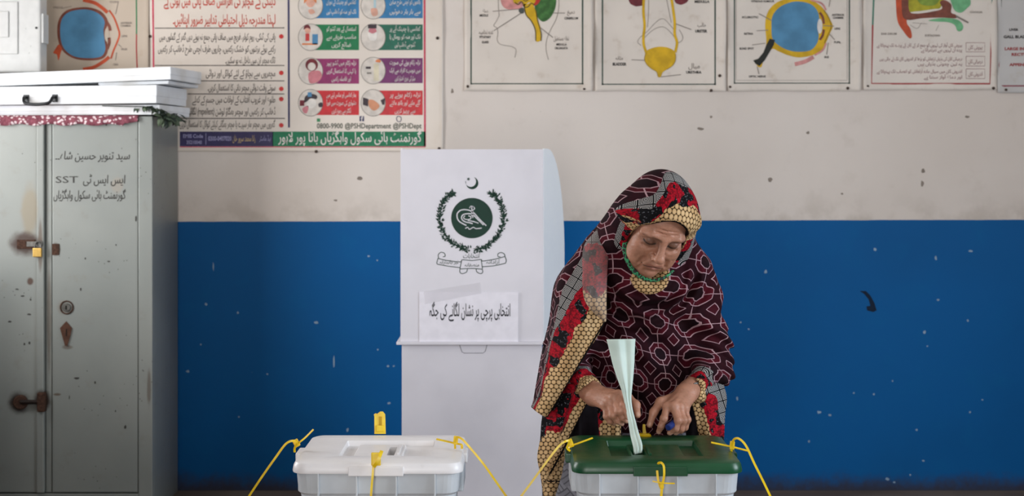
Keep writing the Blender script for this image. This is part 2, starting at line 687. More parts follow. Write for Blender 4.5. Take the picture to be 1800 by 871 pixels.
# scratches and chipped spots that show clearly
for i, (a, b, w_, h_) in enumerate([(187, 219, 4, 5), (239, 384, 4, 12), (191, 459, 6, 4), (204, 430, 3, 4), (142, 508, 4, 7), (150, 454, 3, 4), (135, 664, 12, 5), (167, 672, 4, 6), (52, 552, 9, 4), (52, 602, 5, 6), (43, 604, 4, 5),
                                    (17, 565, 8, 4), (40, 520, 8, 4), (30, 508, 8, 3), (54, 526, 4, 6), (220, 750, 6, 9), (122, 698, 3, 8), (203, 722, 3, 4)]):
    rr = random.Random(300 + i)
    pts = [(a + w_ / 2 * rr.uniform(.6, 1.1) * math.cos(k * .9), b + h_ / 2 * rr.uniform(.6, 1.1) * math.sin(k * .9)) for k in range(7)]
    Sheet(CF + (.0035 if a > 90 else .0015), d1 if a > 90 else d2).poly('paint_chip', pts, INK, 1)

# padlock hanging from the hasp
BRASS = plain('brass', '#c9a55c', .35, .85, .1, 50)
pad = thing('padlock', (cxp(68), CF - .018, czp(451)), 'small brass padlock hanging from the rusty hasp of the grey cupboard', 'padlock')
box('lock_body', (cxp(61), CF - .026, czp(451)), (cxp(76), CF - .01, czp(435)), BRASS, pad, .003)
hx = cxp(69)
sweep('shackle', [(hx - .012, CF - .018, czp(437)), (hx - .012, CF - .018, czp(429)), (hx, CF - .018, czp(424)), (hx + .012, CF - .018, czp(429)), (hx + .012, CF - .018, czp(437))], .005, .005, STEEL, pad, roundsec=True)

# ------------------------------------------------------------------ flowered cloth, garland, folded cases and switch box on the cupboard
CM = Mat('flowered_cloth', .85)
x, y, z = CM.xyz()
cv = CM.comb(x, z + y * .8)
v1 = CM.voro(62, cv)
nn_ = CM.noise(120, 2)
c_ = CM.mix(nn_.step(.3, .7), '#6d3542', '#8a4a57')
c_ = CM.mix((v1 + (nn_ - .5) * .5).lt(.36), c_, '#d9c6c8')
CM.color(c_)
vs, fs = [], []
nx = 90
prof = [(6.24, ctop + .003), (CF + .03, ctop + .003), (CF - .002, ctop + .002), (CF - .009, ctop - .008), (CF - .010, ctop - .022), (CF - .011, ctop - .036)]
for i in range(nx + 1):
    u = i / nx
    X = cx0 + .01 + u * (cxp(244) - cx0 - .01)
    for k, (yy, zz) in enumerate(prof):
        w_ = max(0, k - 2) / 3
        vs.append((X, yy - w_ * .006 * math.sin(u * 95) - .003 * w_, zz - w_ * .004 * math.sin(u * 41 + 1) + (.010 * w_ if u > .93 else 0)))
k = len(prof)
for i in range(nx):
    for j in range(k - 1):
        fs.append((i * k + j, (i + 1) * k + j, (i + 1) * k + j + 1, i * k + j + 1))
cloth = mesh('shelf_cloth', vs, fs, CM.m, smooth=True)
cloth.modifiers.new('s', 'SOLIDIFY').thickness = .002
tag(cloth, 'maroon and white flowered cloth with frilled edge hanging over the top of the grey cupboard', 'cloth')

gl = thing('artificial_garland', P(290, 205, 5.86), 'dark green leafy garland trailing off the corner of the grey cupboard top', 'garland')
LEAF = [plain('leaf_dark', '#3c4a3b', .6, var=.3), plain('leaf_mid', '#56634f', .6, var=.3), plain('leaf_deep', '#2c3730', .6, var=.3)]
lm = bpy.data.meshes.new('leaf')
lm.from_pydata([(0, 0, 0), (.010, .004, .014), (.008, .002, .032), (0, 0, .046), (-.008, .002, .032), (-.010, .004, .014), (0, .006, .016), (0, .005, .032)], [],
               [(0, 1, 6), (1, 2, 7, 6), (2, 3, 7), (3, 4, 7), (4, 5, 6, 7), (5, 0, 6)])
lms = []
for m_ in LEAF:
    q = lm.copy()
    q.materials.append(m_)
    lms.append(q)
stem_pts = [P(180, 186, 5.835), P(225, 187, 5.832), P(262, 188, 5.835), P(285, 193, 5.85), P(300, 201, 5.90), P(312, 200, 5.98)]
sweep('stem', stem_pts, .004, .004, LEAF[2], gl, roundsec=True)
sp = catmull(stem_pts, 12)
for i in range(110):
    t = random.random()
    p = sp[int((.25 + .75 * t ** .7) * (len(sp) - 1))]
    o = bpy.data.objects.new('leaf', lms[i % 3])
    COL.objects.link(o)
    big = t > .35
    o.location = Vector(p) + Vector((random.uniform(-.016, .016), random.uniform(-.016, .004), random.uniform(-.026 if big else -.010, .002)))
    o.rotation_euler = (random.uniform(1.2, 3.6), random.uniform(-1.2, 1.2), random.uniform(-1.4, 1.4))
    s_ = random.uniform(.7, 1.15) if big else random.uniform(.35, .6)
    o.scale = (s_, s_, s_)
    o.parent = gl
    o.matrix_parent_inverse = gl.matrix_basis.inverted()

CASE = Mat('white_corrugated_plastic', .45)
ca = CASE.noise(6, 4)
CASE.color(CASE.mix(ca.step(.4, .75), '#e0e3e7', '#cbcac8'))
_, _, _z = CASE.xyz()
CASE.bump((_z * 900).sin(), .05, .001)
BLK = plain('black_plastic', '#15171a', .35)


def case(px, pz, yaw, roll, w, dep, th, label, handle=False, Yf=5.80, seam=True):
    """a folded flat carrying case; its right front bottom corner is at pixel px, height pz"""
    o = thing('folding_case', ((px - CX) * Yf / FPX, Yf, pz), label, 'case', 'white folded cases on the cupboard', (0, R(-roll), R(-yaw)))
    I = o.matrix_basis

    def put(name, lo, hi, m, par, bev):
        bm = box_bm(lo, hi, bev)
        bm.transform(I)
        return from_bm(name, bm, m, par)
    b = put('case_body', (-w, 0, 0), (0, dep, th * .97), CASE.m, o, .003)
    put('case_lid', (-w - .002, -.002, th * .38), (.002, dep + .002, th), CASE.m, o, .003)
    if handle:
        hx_ = -.495
        pts = [(hx_ - .062, -.004, .028), (hx_ - .062, -.024, .026), (hx_ - .05, -.036, .004), (hx_, -.038, -.002), (hx_ + .05, -.036, .004), (hx_ + .062, -.024, .026), (hx_ + .062, -.004, .028)]
        sweep('handle', [I @ Vector(p) for p in pts], .013, .013, BLK, o, roundsec=True)
        for q in (-.062, .062):
            put('handle_mount', (hx_ + q - .012, -.006, .008), (hx_ + q + .012, 0, .04), BLK, o, .002)
    return o


case(280, ctop + .006, 8, 0, .84, .34, .041, 'lowest of the white folded cases stacked on the grey cupboard', Yf=5.835)
case(275, ctop + .052, 7, .3, .84, .35, .074, 'thick white folded case with black handle facing out, on the grey cupboard', True)
case(296, ctop + .1315, 8, 1.2, .30, .34, .014, 'thin white folded case squeezed beneath the topmost case of the cupboard stack', Yf=5.83)
case(300, ctop + .1485, 8, 1.65, .86, .35, .052, 'topmost white folded case tilted on the cupboard stack, without visible handle')

SW = plain('white_switch_plastic', '#cbcbc9', .28, var=.03)
SD = 6.02
sb = thing('switch_box', P(10, 129, SD + .05), 'white plastic electrical switch box standing on the stacked cases', 'switch box')


def sx(px): return (px - CX) * SD / FPX
def sz(py): return CAMH - (py - HY) * SD / FPX


bm = box_bm((sx(-90), SD, sz(127)), (sx(71), SD + .09, sz(-40)), .012, 4)
hb = from_bm('housing', bm, SW, sb)
box('side_clip', (sx(60), SD + .01, sz(75)), (sx(75), SD + .08, sz(23)), SW, sb, .004)
pl = box('front_plate', (sx(-60), SD - .008, sz(95)), (sx(32), SD + .002, sz(3)), SW, sb, .004)
box('rocker', (sx(-18), SD - .016, sz(66)), (sx(17), SD - .006, sz(20)), SW, pl, .004)
for a, b in ((44, 50), (53, 81), (50, 93)):
    cyl('cover_screw', (sx(a), SD + .001, sz(b)), (sx(a), SD - .002, sz(b)), .004, SW, sb, n=12)
cyl('indicator', (sx(64), SD + .001, sz(49)), (sx(64), SD - .003, sz(49)), .005, BLK, sb, n=14)
# ================================================================== posters on the wall
PD = 6.2965      # print surface


def paper_mat(name, c, stain='#a98f74', amt=.5, rough=.5):
    M = Mat(name, rough)
    n1, n2 = M.noise(4, 4), M.noise(16, 5, .6)
    c_ = M.mix(n1.step(.3, .7), c, tuple(v * .92 for v in lin(c)))
    c_ = M.mix(n2.step(.55, .85) * amt, c_, stain)
    M.color(c_)
    M.bump(n1 * .6 + n2 * .4, .25, .006)
    return M.m


CH = paper_mat('chart_paper', '#ded3c8')
FX = paper_mat('banner_vinyl', '#ddd1c5', '#c9b49c', .25, .28)
CHL = paper_mat('chart_paper_left', '#bfae9c')
PIN = plain('rusty_pin', '#4a3c34', .6, .4)


def poster(name, x0, x1, y1, mat, label, cat, curl=(.016, .016, .010), margin=12, ytop=-110, pins=()):
    """sheet pinned to the wall: flat where it is printed, the outer margin lifting off the wall"""
    o = thing(name, P((x0 + x1) / 2, y1, PD), label, cat)
    xs = [x0, x0 + margin * .5, x0 + margin] + list(np.linspace(x0 + margin, x1 - margin, 7)[1:-1]) + [x1 - margin, x1 - margin * .5, x1]
    ys = list(np.linspace(ytop, y1 - margin, 8)) + [y1 - margin * .5, y1]
    vs = []
    rr = random.Random(x0)
    for j, yy in enumerate(ys):
        for i, xx in enumerate(xs):
            lift = 0
            if i < 2:
                lift += curl[0] * ((2 - i) / 2) ** 1.6 * (.6 + .4 * math.sin(yy * .045 + x0))
            if i > len(xs) - 3:
                lift += curl[1] * ((i - len(xs) + 3) / 2) ** 1.6 * (.6 + .4 * math.sin(yy * .04 + x1))
            if j > len(ys) - 3:
                lift += curl[2] * ((j - len(ys) + 3) / 2) ** 1.6 * (.5 + .5 * math.sin(xx * .05))
            p = P(xx, yy, PD)
            vs.append(Vector((p.x, PD - lift, p.z)))
    k = len(xs)
    fs = [(j * k + i, (j + 1) * k + i, (j + 1) * k + i + 1, j * k + i + 1) for j in range(len(ys) - 1) for i in range(k - 1)]
    s = mesh('sheet', vs, fs, mat, o, smooth=True)
    s.modifiers.new('t', 'SOLIDIFY').thickness = .0006
    s.modifiers['t'].offset = -1
    for (a, b) in pins:
        p = P(a, b, PD)
        cyl('pin', p + Vector((0, .002, 0)), p + Vector((0, -.006, 0)), .007, PIN, o, n=10, bev=.002)
    return o, Sheet(PD - .0002, o)


G1 = plain('print_dark_green', '#33473d', .6)
BK = plain('print_black', '#2b2725', .6)
GY = plain('print_grey', '#857a72', .6)
YL = plain('print_yellow', '#cfa51c', .6, var=.18, scale=18)
BLU = plain('print_blue', '#4f84a8', .6, var=.14, scale=14)
OR = plain('print_orange', '#c0502f', .6, var=.15)
RD = plain('print_red', '#b5322c', .6)
PK = plain('print_pink', '#c98a86', .6, var=.2)
GN = plain('print_leaf_green', '#3f6b36', .6, var=.3, scale=40)
MR = plain('print_maroon', '#6e2c33', .6, var=.2)
BRN = plain('print_brown', '#7a4436', .6, var=.2)
MINT = plain('print_mint', '#6fae7e', .6, var=.15)


def border(sh, x0, x1, y1, w, m, top=-90, name='printed_border'):
    sh.lines(name, [[(x0, top), (x0, y1), (x1, y1), (x1, top)]], w, m, 1, smooth=False)
    sh.rect('border_corner', x0 - w / 2, y1 - w / 2, x0 + w / 2, y1 + w / 2, m, 1)
    sh.rect('border_corner', x1 - w / 2, y1 - w / 2, x1 + w / 2, y1 + w / 2, m, 1)


# ---- brain chart
o, sh = poster('anatomy_chart', 817, 1041, 160, CH, 'brain chart with yellow stem and green lobe, green border, nearest the dengue banner', 'poster', (.008, .022, .008), pins=((1027, 157), (814 + 8, 152)))
border(sh, 828, 1024, 147, 3, G1)
sh.blob('pink_lobe', [(878, -40), (880, 0), (886, 13), (897, 17), (912, 16), (922, 8), (930, -10), (925, -45)], PK, 1)
sh.blob('green_lobe', [(938, -20), (941, 0), (940, 14), (945, 30), (954, 38), (964, 34), (972, 24), (977, 10), (977, -8), (970, -40), (948, -45)], GN, 1)
sh.blob('red_core', [(936, -20), (950, -14), (949, 2), (940, 10), (933, 5)], RD, 2)
sh.blob('yellow_stem', [(921, 8), (926, 8), (934, 5), (940, 15), (944, 32), (950, 48), (950, 60), (950, 71), (942, 72), (942, 52), (934, 35), (926, 27)], YL, 3)
sh.blob('yellow_folds', [(902, -20), (902, 2), (908, 7), (915, 2), (922, 10), (930, 4), (938, 7), (942, -4), (935, -25)], YL, 3)
sh.lines('fold_outlines', [[(905, 4), (911, 8), (917, 3), (922, 12), (928, 12), (934, 6), (940, 9)], [(921, 9), (925, 26), (934, 37), (941, 53), (942, 72)], [(951, 72), (951, 58), (945, 36), (942, 18)], [(908, -8), (916, -4), (924, 2), (932, -4)]], 1.8, plain('print_umber', '#5a4a18', .6), 4)
sh.blob('pituitary', [(913, 15), (920, 14), (921, 22), (916, 24), (912, 20)], plain('print_slate', '#4f5552', .6), 4)
sh.lines('head_outline', [[(876, -10), (876, 10), (877, 22), (877, 28), (872, 38), (868, 45), (874, 50), (875, 60), (874, 70), (880, 78), (900, 82), (907, 88), (905, 101)],
                          [(982, -10), (982, 15), (977, 35), (968, 52), (961, 70), (960, 88), (964, 105)]], 1.4, plain('print_pale_line', '#a0958c', .6), 1)
sh.lines('pointer_lines', [[(866, 20), (912, 16)], [(868, 54), (916, 23)], [(972, 23), (993, 23)], [(950, 49), (972, 66)]], 1.3, GY, 4, smooth=False)
for b, x0, x1, y, s in (('MIDDLE', 843, 858, 29, 4), ('PITUITARY', 843, 863, 67, 4), ('GLAND', 847, 859, 76, 4), ('CEREBELLUM', 992, 1016, 34, 4), ('MEDULLA', 978, 996, 80, 4), ('OBLONGATA', 975, 998, 86.5, 4)):
    sh.text(b, x0, x1, y, s, BK, 2, weight=.03)
for b, x0, x1, y, s in (('غدہ نخامیہ', 842, 867, 60, 8), ('دماغ', 848, 858, 22, 6), ('دمیغ', 997, 1010, 24, 7), ('نخاع مستطیل', 973, 1000, 71, 8)):
    sh.text(b, x0, x1, y, s, GY, 2, weight=.01)

# ---- kidney chart
o, sh = poster('anatomy_chart', 1046, 1275, 160, CH, 'urinary system chart with yellow bladder between two maroon kidneys', 'poster', (.010, .024, .010), pins=((1250, 159), (1265, 133)))
border(sh, 1059, 1257, 148, 3, G1)
sh.blob('kidney', [(1104, -20), (1106, 3), (1114, 10), (1122, 11), (1132, 6), (1134, -20)], MR, 1)
sh.blob('kidney', [(1184, -20), (1186, 2), (1194, 8), (1202, 7), (1210, 0), (1212, -20)], MR, 1)
PL = plain('print_pale_line', '#a0958c', .6)
sh.lines('pelvis_outline', [[(1140, -20), (1140, 20), (1138, 48)], [(1168, -20), (1174, 10), (1180, 40)], [(1127, 80), (1121, 74), (1125, 66), (1138, 55), (1150, 42), (1160, 34), (1168, 34), (1176, 42), (1188, 56)], [(1133, 66), (1146, 54), (1158, 48), (1168, 48), (1178, 56), (1186, 66)], [(1190, 76), (1198, 72), (1200, 64), (1194, 52)]], 1.4, PL, 1)
sh.lines('ureter', [[(1132, -10), (1131, 20), (1133, 45), (1131, 65), (1132, 80), (1137, 95)]], 4.6, YL, 2)
sh.lines('ureter', [[(1179, -10), (1183, 15), (1186, 40), (1186, 60), (1190, 75), (1187, 92)]], 4.6, YL, 2)
sh.blob('bladder', [(1136, 90), (1148, 84), (1161, 82), (1175, 84), (1186, 91), (1188, 102), (1183, 114), (1172, 122), (1165, 127), (1162, 134), (1159, 136), (1156, 134), (1154, 126), (1145, 121), (1137, 114), (1133, 104)], YL, 3)
sh.lines('bladder_outline', [[(1136, 92), (1133, 104), (1138, 114), (1146, 121), (1154, 126), (1157, 134)], [(1187, 95), (1187, 106), (1182, 115), (1172, 122)]], 1.2, plain('print_ochre', '#a1821a', .6), 4)
sh.lines('pointer_lines', [[(1188, 42), (1215, 52)], [(1110, 105), (1133, 106)], [(1162, 135), (1197, 131)]], 1.3, GY, 4, smooth=False)
for b, x0, x1, y, s in (('MEDULLA', 1221, 1247, 5, 4.5), ('URETER', 1222, 1243, 57, 5), ('BLADDER', 1077, 1101, 115, 5), ('URETHRA', 1206, 1233, 129, 4.5)):
    sh.text(b, x0, x1, y, s, BK, 2, weight=.04)
for b, x0, x1, y, s in (('حالب', 1226, 1241, 47, 7), ('مثانہ', 1082, 1095, 105, 7), ('مبال', 1210, 1230, 120, 9)):
    sh.text(b, x0, x1, y, s, GY, 2, weight=.01)

# ---- eye chart (yellow rim)
def eye(sh, cx, cy, rim, left=False):
    if left:
        sh.blob('eyeball', [(106, 62), (108, 36), (120, 22), (140, 17), (160, 18), (176, 26), (184, 38), (182, 54), (184, 72), (185, 88), (176, 100), (150, 102), (128, 98), (112, 84)], BLU, 2)
        sh.blob('eye_wall', [(101, 62), (103, 36), (116, 19), (140, 13), (162, 14), (180, 22), (190, 38), (186, 54), (188, 74), (189, 92), (178, 104), (150, 106), (126, 101), (108, 86)], BRN, 1)
        sh.lines('eye_muscle', [[(146, 0), (166, 5), (180, 14), (189, 22)], [(146, 122), (165, 118), (182, 108), (192, 100)]], 6, OR, 2)
        sh.lines('cornea', [[(192, 18), (200, 30), (206, 45), (210, 60), (206, 74), (200, 88), (195, 103)]], 3, OR, 2)
        sh.blob('optic_nerve', [(104, 78), (109, 86), (107, 92), (103, 106), (100, 96), (94, 93), (98, 85)], OR, 2)
        sh.lines('iris', [[(187, 38), (192, 46), (194, 54)], [(192, 66), (192, 76), (188, 87)]], 5, BRN, 3)
        sh.disc('lens', 188, 61, 4, 12, CHL, 3)
        sh.lines('pointer_lines', [[(208, 4), (203, 25)], [(108, 15), (126, 11)], [(208, 78), (214, 83)], [(205, 92), (203, 106)]], 1, GY, 3, smooth=False)
        for b, x0, x1, y in (('VITREOUS', 93, 110, 15), ('SCLERA', 193, 209, 5), ('ANTERIOR', 212, 232, 42), ('CHAMBER', 212, 230, 47), ('LENS', 214, 224, 65), ('IRIS', 213, 224, 88), ('CORNEA', 199, 208, 115)):
            sh.text(b, x0, x1, y, 3.5, GY, 2, weight=.02)
        return
    sh.blob('eye_wall', [(1345, 45), (1348, 25), (1358, 10), (1375, 0), (1400, -3), (1425, 0), (1442, 10), (1452, 22), (1460, 36), (1464, 47), (1459, 58), (1452, 75), (1445, 88), (1428, 97), (1405, 101), (1385, 97), (1368, 90), (1357, 86), (1344, 100), (1338, 118), (1330, 112), (1343, 92), (1347, 74)], YL, 1)
    sh.blob('eyeball', [(1356, 48), (1358, 28), (1370, 13), (1390, 4), (1408, 3), (1426, 8), (1437, 20), (1440, 35), (1437, 50), (1439, 62), (1436, 76), (1425, 88), (1405, 91), (1385, 88), (1368, 79), (1358, 68)], BLU, 2)
    sh.poly('optic_nerve', [(1353, 68), (1362, 70), (1360, 79), (1350, 96), (1344, 106), (1335, 116), (1328, 112), (1324, 106), (1333, 103), (1342, 92), (1347, 79)], plain('print_nerve', '#23241f', .6), 3)
    sh.disc('lens', 1441, 46, 4.5, 13, plain('print_lens', '#d8d2cc', .6), 3)
    sh.lines('iris', [[(1441, 22), (1446, 30), (1448, 42)], [(1448, 52), (1446, 62), (1441, 70)]], 4, BRN, 4)
    sh.lines('cornea', [[(1448, 18), (1456, 30), (1461, 46), (1456, 60), (1449, 76)]], 2, plain('print_ochre', '#a1821a', .6), 4)
    sh.lines('eye_muscle', [[(1397, 113), (1415, 108), (1430, 100)]], 7, PK, 2)
    sh.lines('eye_muscle', [[(1432, 97), (1446, 88), (1452, 76)], [(1425, 0), (1444, 6), (1452, 18)]], 3, PK, 3)
    sh.lines('pointer_lines', [[(1334, 24), (1356, 36)], [(1330, 54), (1350, 53)], [(1322, 79), (1345, 76)], [(1446, 45), (1466, 46)], [(1458, 60), (1467, 70)], [(1456, 75), (1453, 96)], [(1460, -4), (1457, 12)], [(1331, 117), (1334, 130)]], 1.2, GY, 5, smooth=False)
    for b, x0, x1, y, s in (('VITREOUS HUMOUR', 1320, 1361, 4, 3.6), ('SCLEROTIC', 1304, 1333, 32, 3.6), ('RETINA', 1308, 1324, 61, 3.6), ('BLIND SPOT', 1300, 1325, 87, 3.6), ('OPTIC NERVE', 1316, 1346, 136, 3.6),
                            ('ANTERIOR', 1462, 1484, 28, 3.6), ('CHAMBER', 1464, 1483, 33, 3.6), ('LENS', 1467, 1477, 52, 3.6), ('PUPIL', 1466, 1478, 76, 3.6), ('IRIS', 1449, 1457, 102, 3.6)):
        sh.text(b, x0, x1, y, s, BK, 2, weight=.03)


o, sh = poster('anatomy_chart', 1279, 1512, 160, CH, 'large blue eyeball chart with yellow rim and thick black optic nerve', 'poster', (.012, .020, .010), pins=((1490, 155), (1283, 153)))
border(sh, 1291, 1493, 146, 2.6, G1)
sh.lines('inner_rule', [[(1294, -60), (1294, 141), (1489, 141), (1489, -60)]], .8, GY, 1, smooth=False)
eye(sh, 0, 0, 0)

# ---- ear chart
o, sh = poster('anatomy_chart', 1517, 1752, 158, CH, 'ear chart of red and green shapes with boxed captions and red lower border', 'poster', (.012, .010, .012), pins=((1525, 152), (1746, 155)))
RB = plain('print_red_border', '#a23c3c', .6)
GB = plain('print_green_border', '#4f7d6b', .6)
sh.lines('printed_border', [[(1534, 44), (1532, 147), (1740, 147), (1743, 48)]], 3, RB, 1, smooth=False)
sh.lines('printed_border', [[(1538, -60), (1534, 44)], [(1743, 48), (1746, -60)]], 3, GB, 1, smooth=False)
sh.blob('red_canal', [(1576, -20), (1575, 10), (1578, 38), (1588, 55), (1598, 67), (1603, 64), (1600, 50), (1594, 40), (1595, 20), (1592, 0), (1591, -20)], OR, 1)
sh.blob('brown_tissue', [(1586, -15), (1586, 25), (1596, 35), (1622, 32), (1655, 31), (1680, 32), (1680, 26), (1672, 22), (1672, 8), (1660, 0), (1652, 4), (1656, 15), (1640, 20), (1610, 24), (1598, 18), (1596, -15)], BRN, 2)
sh.blob('yellow_bone', [(1597, -15), (1597, 18), (1610, 20), (1640, 16), (1654, 12), (1655, -15)], plain('print_olive_yellow', '#a9a12c', .6, var=.25, scale=20), 1)
sh.blob('green_bone', [(1612, -12), (1616, 5), (1630, 10), (1646, 7), (1652, -10)], plain('print_olive_green', '#7f963c', .6, var=.2), 2)
sh.blob('cochlea', [(1670, -12), (1674, 10), (1680, 20), (1690, 22), (1700, 14), (1706, 6), (1700, -10)], MINT, 3)
sh.blob('tube', [(1632, 36), (1650, 32), (1670, 32), (1686, 36), (1693, 46), (1690, 54), (1683, 54), (1678, 44), (1666, 39), (1648, 38)], MINT, 2)
sh.lines('pointer_lines', [[(1680, 28), (1702, 40)]], 3, GY, 4, smooth=False)
sh.lines('pencil_lines', [[(1600, 44), (1612, 50), (1620, 40)], [(1604, 40), (1630, 42)], [(1650, 44), (1645, 54)]], 1, PL, 1)
RG = plain('print_faded_red', '#9a7474', .6)
for b, x0, x1, y, s in (('EAR DRUM', 1549, 1576, 61, 3.5), ('EUSTACHIAN', 1626, 1652, 64, 3.5), ('COCHLEA', 1705, 1727, 23, 3.5)):
    sh.text(b, x0, x1, y, s, GY, 2, weight=.03)
for y, x0, b in ((82, 1541, 'بیرونی کان آواز کی لہروں کو جمع کر کے کان کے پردے تک پہنچاتا ہے'), (90.5, 1619, 'پردہ ان لہروں سے تھرتھراتا ہے'), (106, 1546, 'درمیانی کان کی ہڈیاں ارتعاش کو بڑھا کر اندرونی کان تک لے جاتی ہیں'), (115, 1613, 'یہ تین چھوٹی ہڈیاں ہیں'), (128, 1541, 'اندرونی کان میں سیال مادہ ارتعاش کو اعصاب تک پہنچاتا ہے'), (138, 1624, 'اور دماغ آواز سنتا ہے')):
    sh.text(b, x0, 1691, y, 6, RG, 2, weight=.01)
for y0, y1, b in ((75, 91, 'بیرونی کان'), (99, 116, 'درمیانی کان'), (121, 138, 'اندرونی کان')):
    sh.lines('caption_box', [[(1698, y0), (1731, y0), (1731, y1), (1698, y1), (1698, y0)]], .9, RG, 2, smooth=False)
    sh.text(b, 1702, 1727, y1 - 5, 7, RG, 2, weight=.01)

# ---- intestine chart at the frame's edge
CHC = paper_mat('chart_paper_cool', '#c4c0bd')
o, sh = poster('anatomy_chart', 1753, 1990, 163, CHC, 'chart with red INTESTINE lettering, cut off by the edge of the picture', 'poster', (.004, .010, .012), pins=((1768, 158),))
sh.lines('printed_border', [[(1762, -60), (1757, 60)]], 3, G1, 1, smooth=False)
sh.lines('printed_border', [[(1757, 60), (1755, 151), (1975, 151)]], 3, plain('print_wine_border', '#8a4650', .6), 1, smooth=False)
for b, x0, x1, y, s, m_ in (('LIVER', 1774, 1790, 54, 4, BK), ('GALL BLADDER', 1764, 1818, 67, 5, BK), ('LARGE INTESTINE', 1766, 1830, 88, 5, RB), ('RECTUM', 1778, 1812, 98, 5, RB), ('APPENDIX', 1774, 1815, 116, 5, RB)):
    sh.text(b, x0, x1, y, s, m_, 2, weight=.04)

# ---- eye chart behind the switch box
o, sh = poster('anatomy_chart', 40, 262, 160, CHL, 'brownish eye chart with orange muscle strokes, behind the white switch box', 'poster', (.004, .014, .004), pins=())
eye(sh, 0, 0, 0, True)
sh.lines('printed_border', [[(239, -60), (240, 30), (240, 60)]], 2.2, plain('print_mid_green', '#2f7a50', .6), 1)
sh.lines('printed_border', [[(240, 60), (240, 90), (243, 160)]], 2.2, RB, 1)

# ------------------------------------------------------------------ health banner
o, sh = poster('health_banner', 263, 779, 266, FX, 'large white dengue health banner with red bullet points and coloured boxes', 'banner', (.003, .006, .006), 8, pins=((264, 64), (769, 67), (556, 266), (772, 261)))
RL = plain('banner_red_line', '#c4405a', .4)
NV = plain('banner_navy', '#33305a', .4)
TX = plain('banner_ink', '#5d554f', .4)
TR = plain('banner_red_ink', '#c24a3a', .4)
GR = plain('banner_green', '#07704a', .4)
WH = plain('banner_white_ink', '#dcd6cf', .4)
sh.lines('edge_line', [[(268, -90), (270, 118)]], 3, RL, 1, smooth=False)
sh.lines('edge_line', [[(746, -90), (747, 257)]], 3.2, RL, 1, smooth=False)
sh.lines('edge_line', [[(316, 258), (748, 258)]], 1.6, RL, 1, smooth=False)
sh.lines('column_rule', [[(507, -90), (508, 224)]], 3.4, NV, 1, smooth=False)
sh.lines('row_rules', [[(272, 49.5), (500, 49)], [(272, 115), (500, 115)], [(330, 142), (500, 142)], [(330, 165), (500, 165)], [(318, 208), (501, 208)]], 1.7, TX, 1, smooth=False)
sh.text('ڈینگی کے مچھر کی افزائش صاف پانی میں ہوتی ہے', 288, 484, 9, 17, TR, 2, weight=.014)
sh.text('لہذا مندرجہ ذیل احتیاطی تدابیر ضرور اپنائیں۔', 304, 484, 42, 17, TR, 2, weight=.014)
for x0, y, b in ((280, 70, 'پانی کی ٹنکی، روم کولر، فریج میں صاف پانی جمع نہ ہونے دیں گھر کے گملوں میں'), (278, 91, 'رکھے ہوئے برتنوں کو خشک رکھیں، چاروں طرف اچھی طرح ڈھانپ کر رکھیں'), (396, 111, 'تاکہ مچھر ان میں داخل نہ ہو سکیں۔'),
                 (362, 134, 'مچھروں سے بچاؤ کے لئے کوائل اور دوائی'), (365, 159, 'سوتے وقت دوائی مچھر دانی کا استعمال کریں۔'), (338, 180, 'طلوع اور غروب آفتاب کے اوقات میں جسم کے کھلے'), (328, 201, 'ڈھانپ کر رکھیں اور مچھر بھگاؤ لوشن (repellent) لگائیں'), (316, 223, 'گھروں میں مچھر مار سپرے یا مچھر بھگانے کیلئے کوائل کا استعمال کریں')):
    sh.text(b, x0, 484, y, 12, TX, 2, weight=.008, shear=.12)
RDOT = plain('banner_red_dot', '#c2302e', .4)
for y in (64, 128, 156, 174, 220):
    sh.disc('bullet', 494.5, y, 4, 4, RDOT, 2, 18)
PICB = plain('picture_ground', '#cfc6bd', .4)
SKN = plain('picture_skin', '#d4a08c', .4)
HAIR = plain('picture_hair', '#3a2e34', .4)
RED2 = plain('picture_red', '#c23a3a', .4)
BL2 = plain('picture_blue', '#4a80a8', .4)
ROS = plain('picture_rose', '#c47880', .4)
RIM = plain('picture_rim', '#7c746c', .4)
GINGER = plain('picture_ginger', '#d07a4a', .4)
cols = {'blue': plain('box_blue', '#2f74a4', .35), 'green': plain('box_green', '#0c7244', .35), 'deep': plain('box_deep_green', '#14604c', .35), 'mag': plain('box_magenta', '#8c2560', .35), 'pur': plain('box_purple', '#6c2560', .35), 'red': plain('box_red', '#c3202a', .35)}
rows = [(('blue', -12, 32, ('کھانسی اور چھینک کے دوران', 'ناک اور منہ کو ڈھانپ لیں')), ('blue', -12, 32, ('ہاتھوں کو اچھی طرح صابن', 'سے بار بار دھوئیں'))),
        (('green', 43, 88, ('استعمال کے بعد ٹشو کو', 'مناسب طریقے سے', 'ضائع کریں')), ('deep', 43, 88, ('کھانسی یا چھینک آنے پر', 'ناک اور منہ کو رومال یا', 'ٹشو سے ڈھانپ لیں'))),
        (('mag', 103, 147, ('نزلہ زکام میں ٹشو پیپر', 'یا کہنی کا استعمال کریں', 'اور فاصلہ رکھیں')), ('pur', 102, 146, ('نزلہ زکام ہونے کی صورت', 'میں دوسرے افراد سے ایک', 'میٹر کی دوری اختیار کریں'))),
        (('red', 159, 202, ('بخار کھانسی اور سانس لینے میں', 'دشواری کی صورت میں فوراً', 'ڈاکٹر سے رجوع کریں')), ('red', 159, 202, ('نزلہ زکام ہونے پر', 'گلے ملنے اور ہاتھ ملانے', 'سے پرہیز کریں')))]
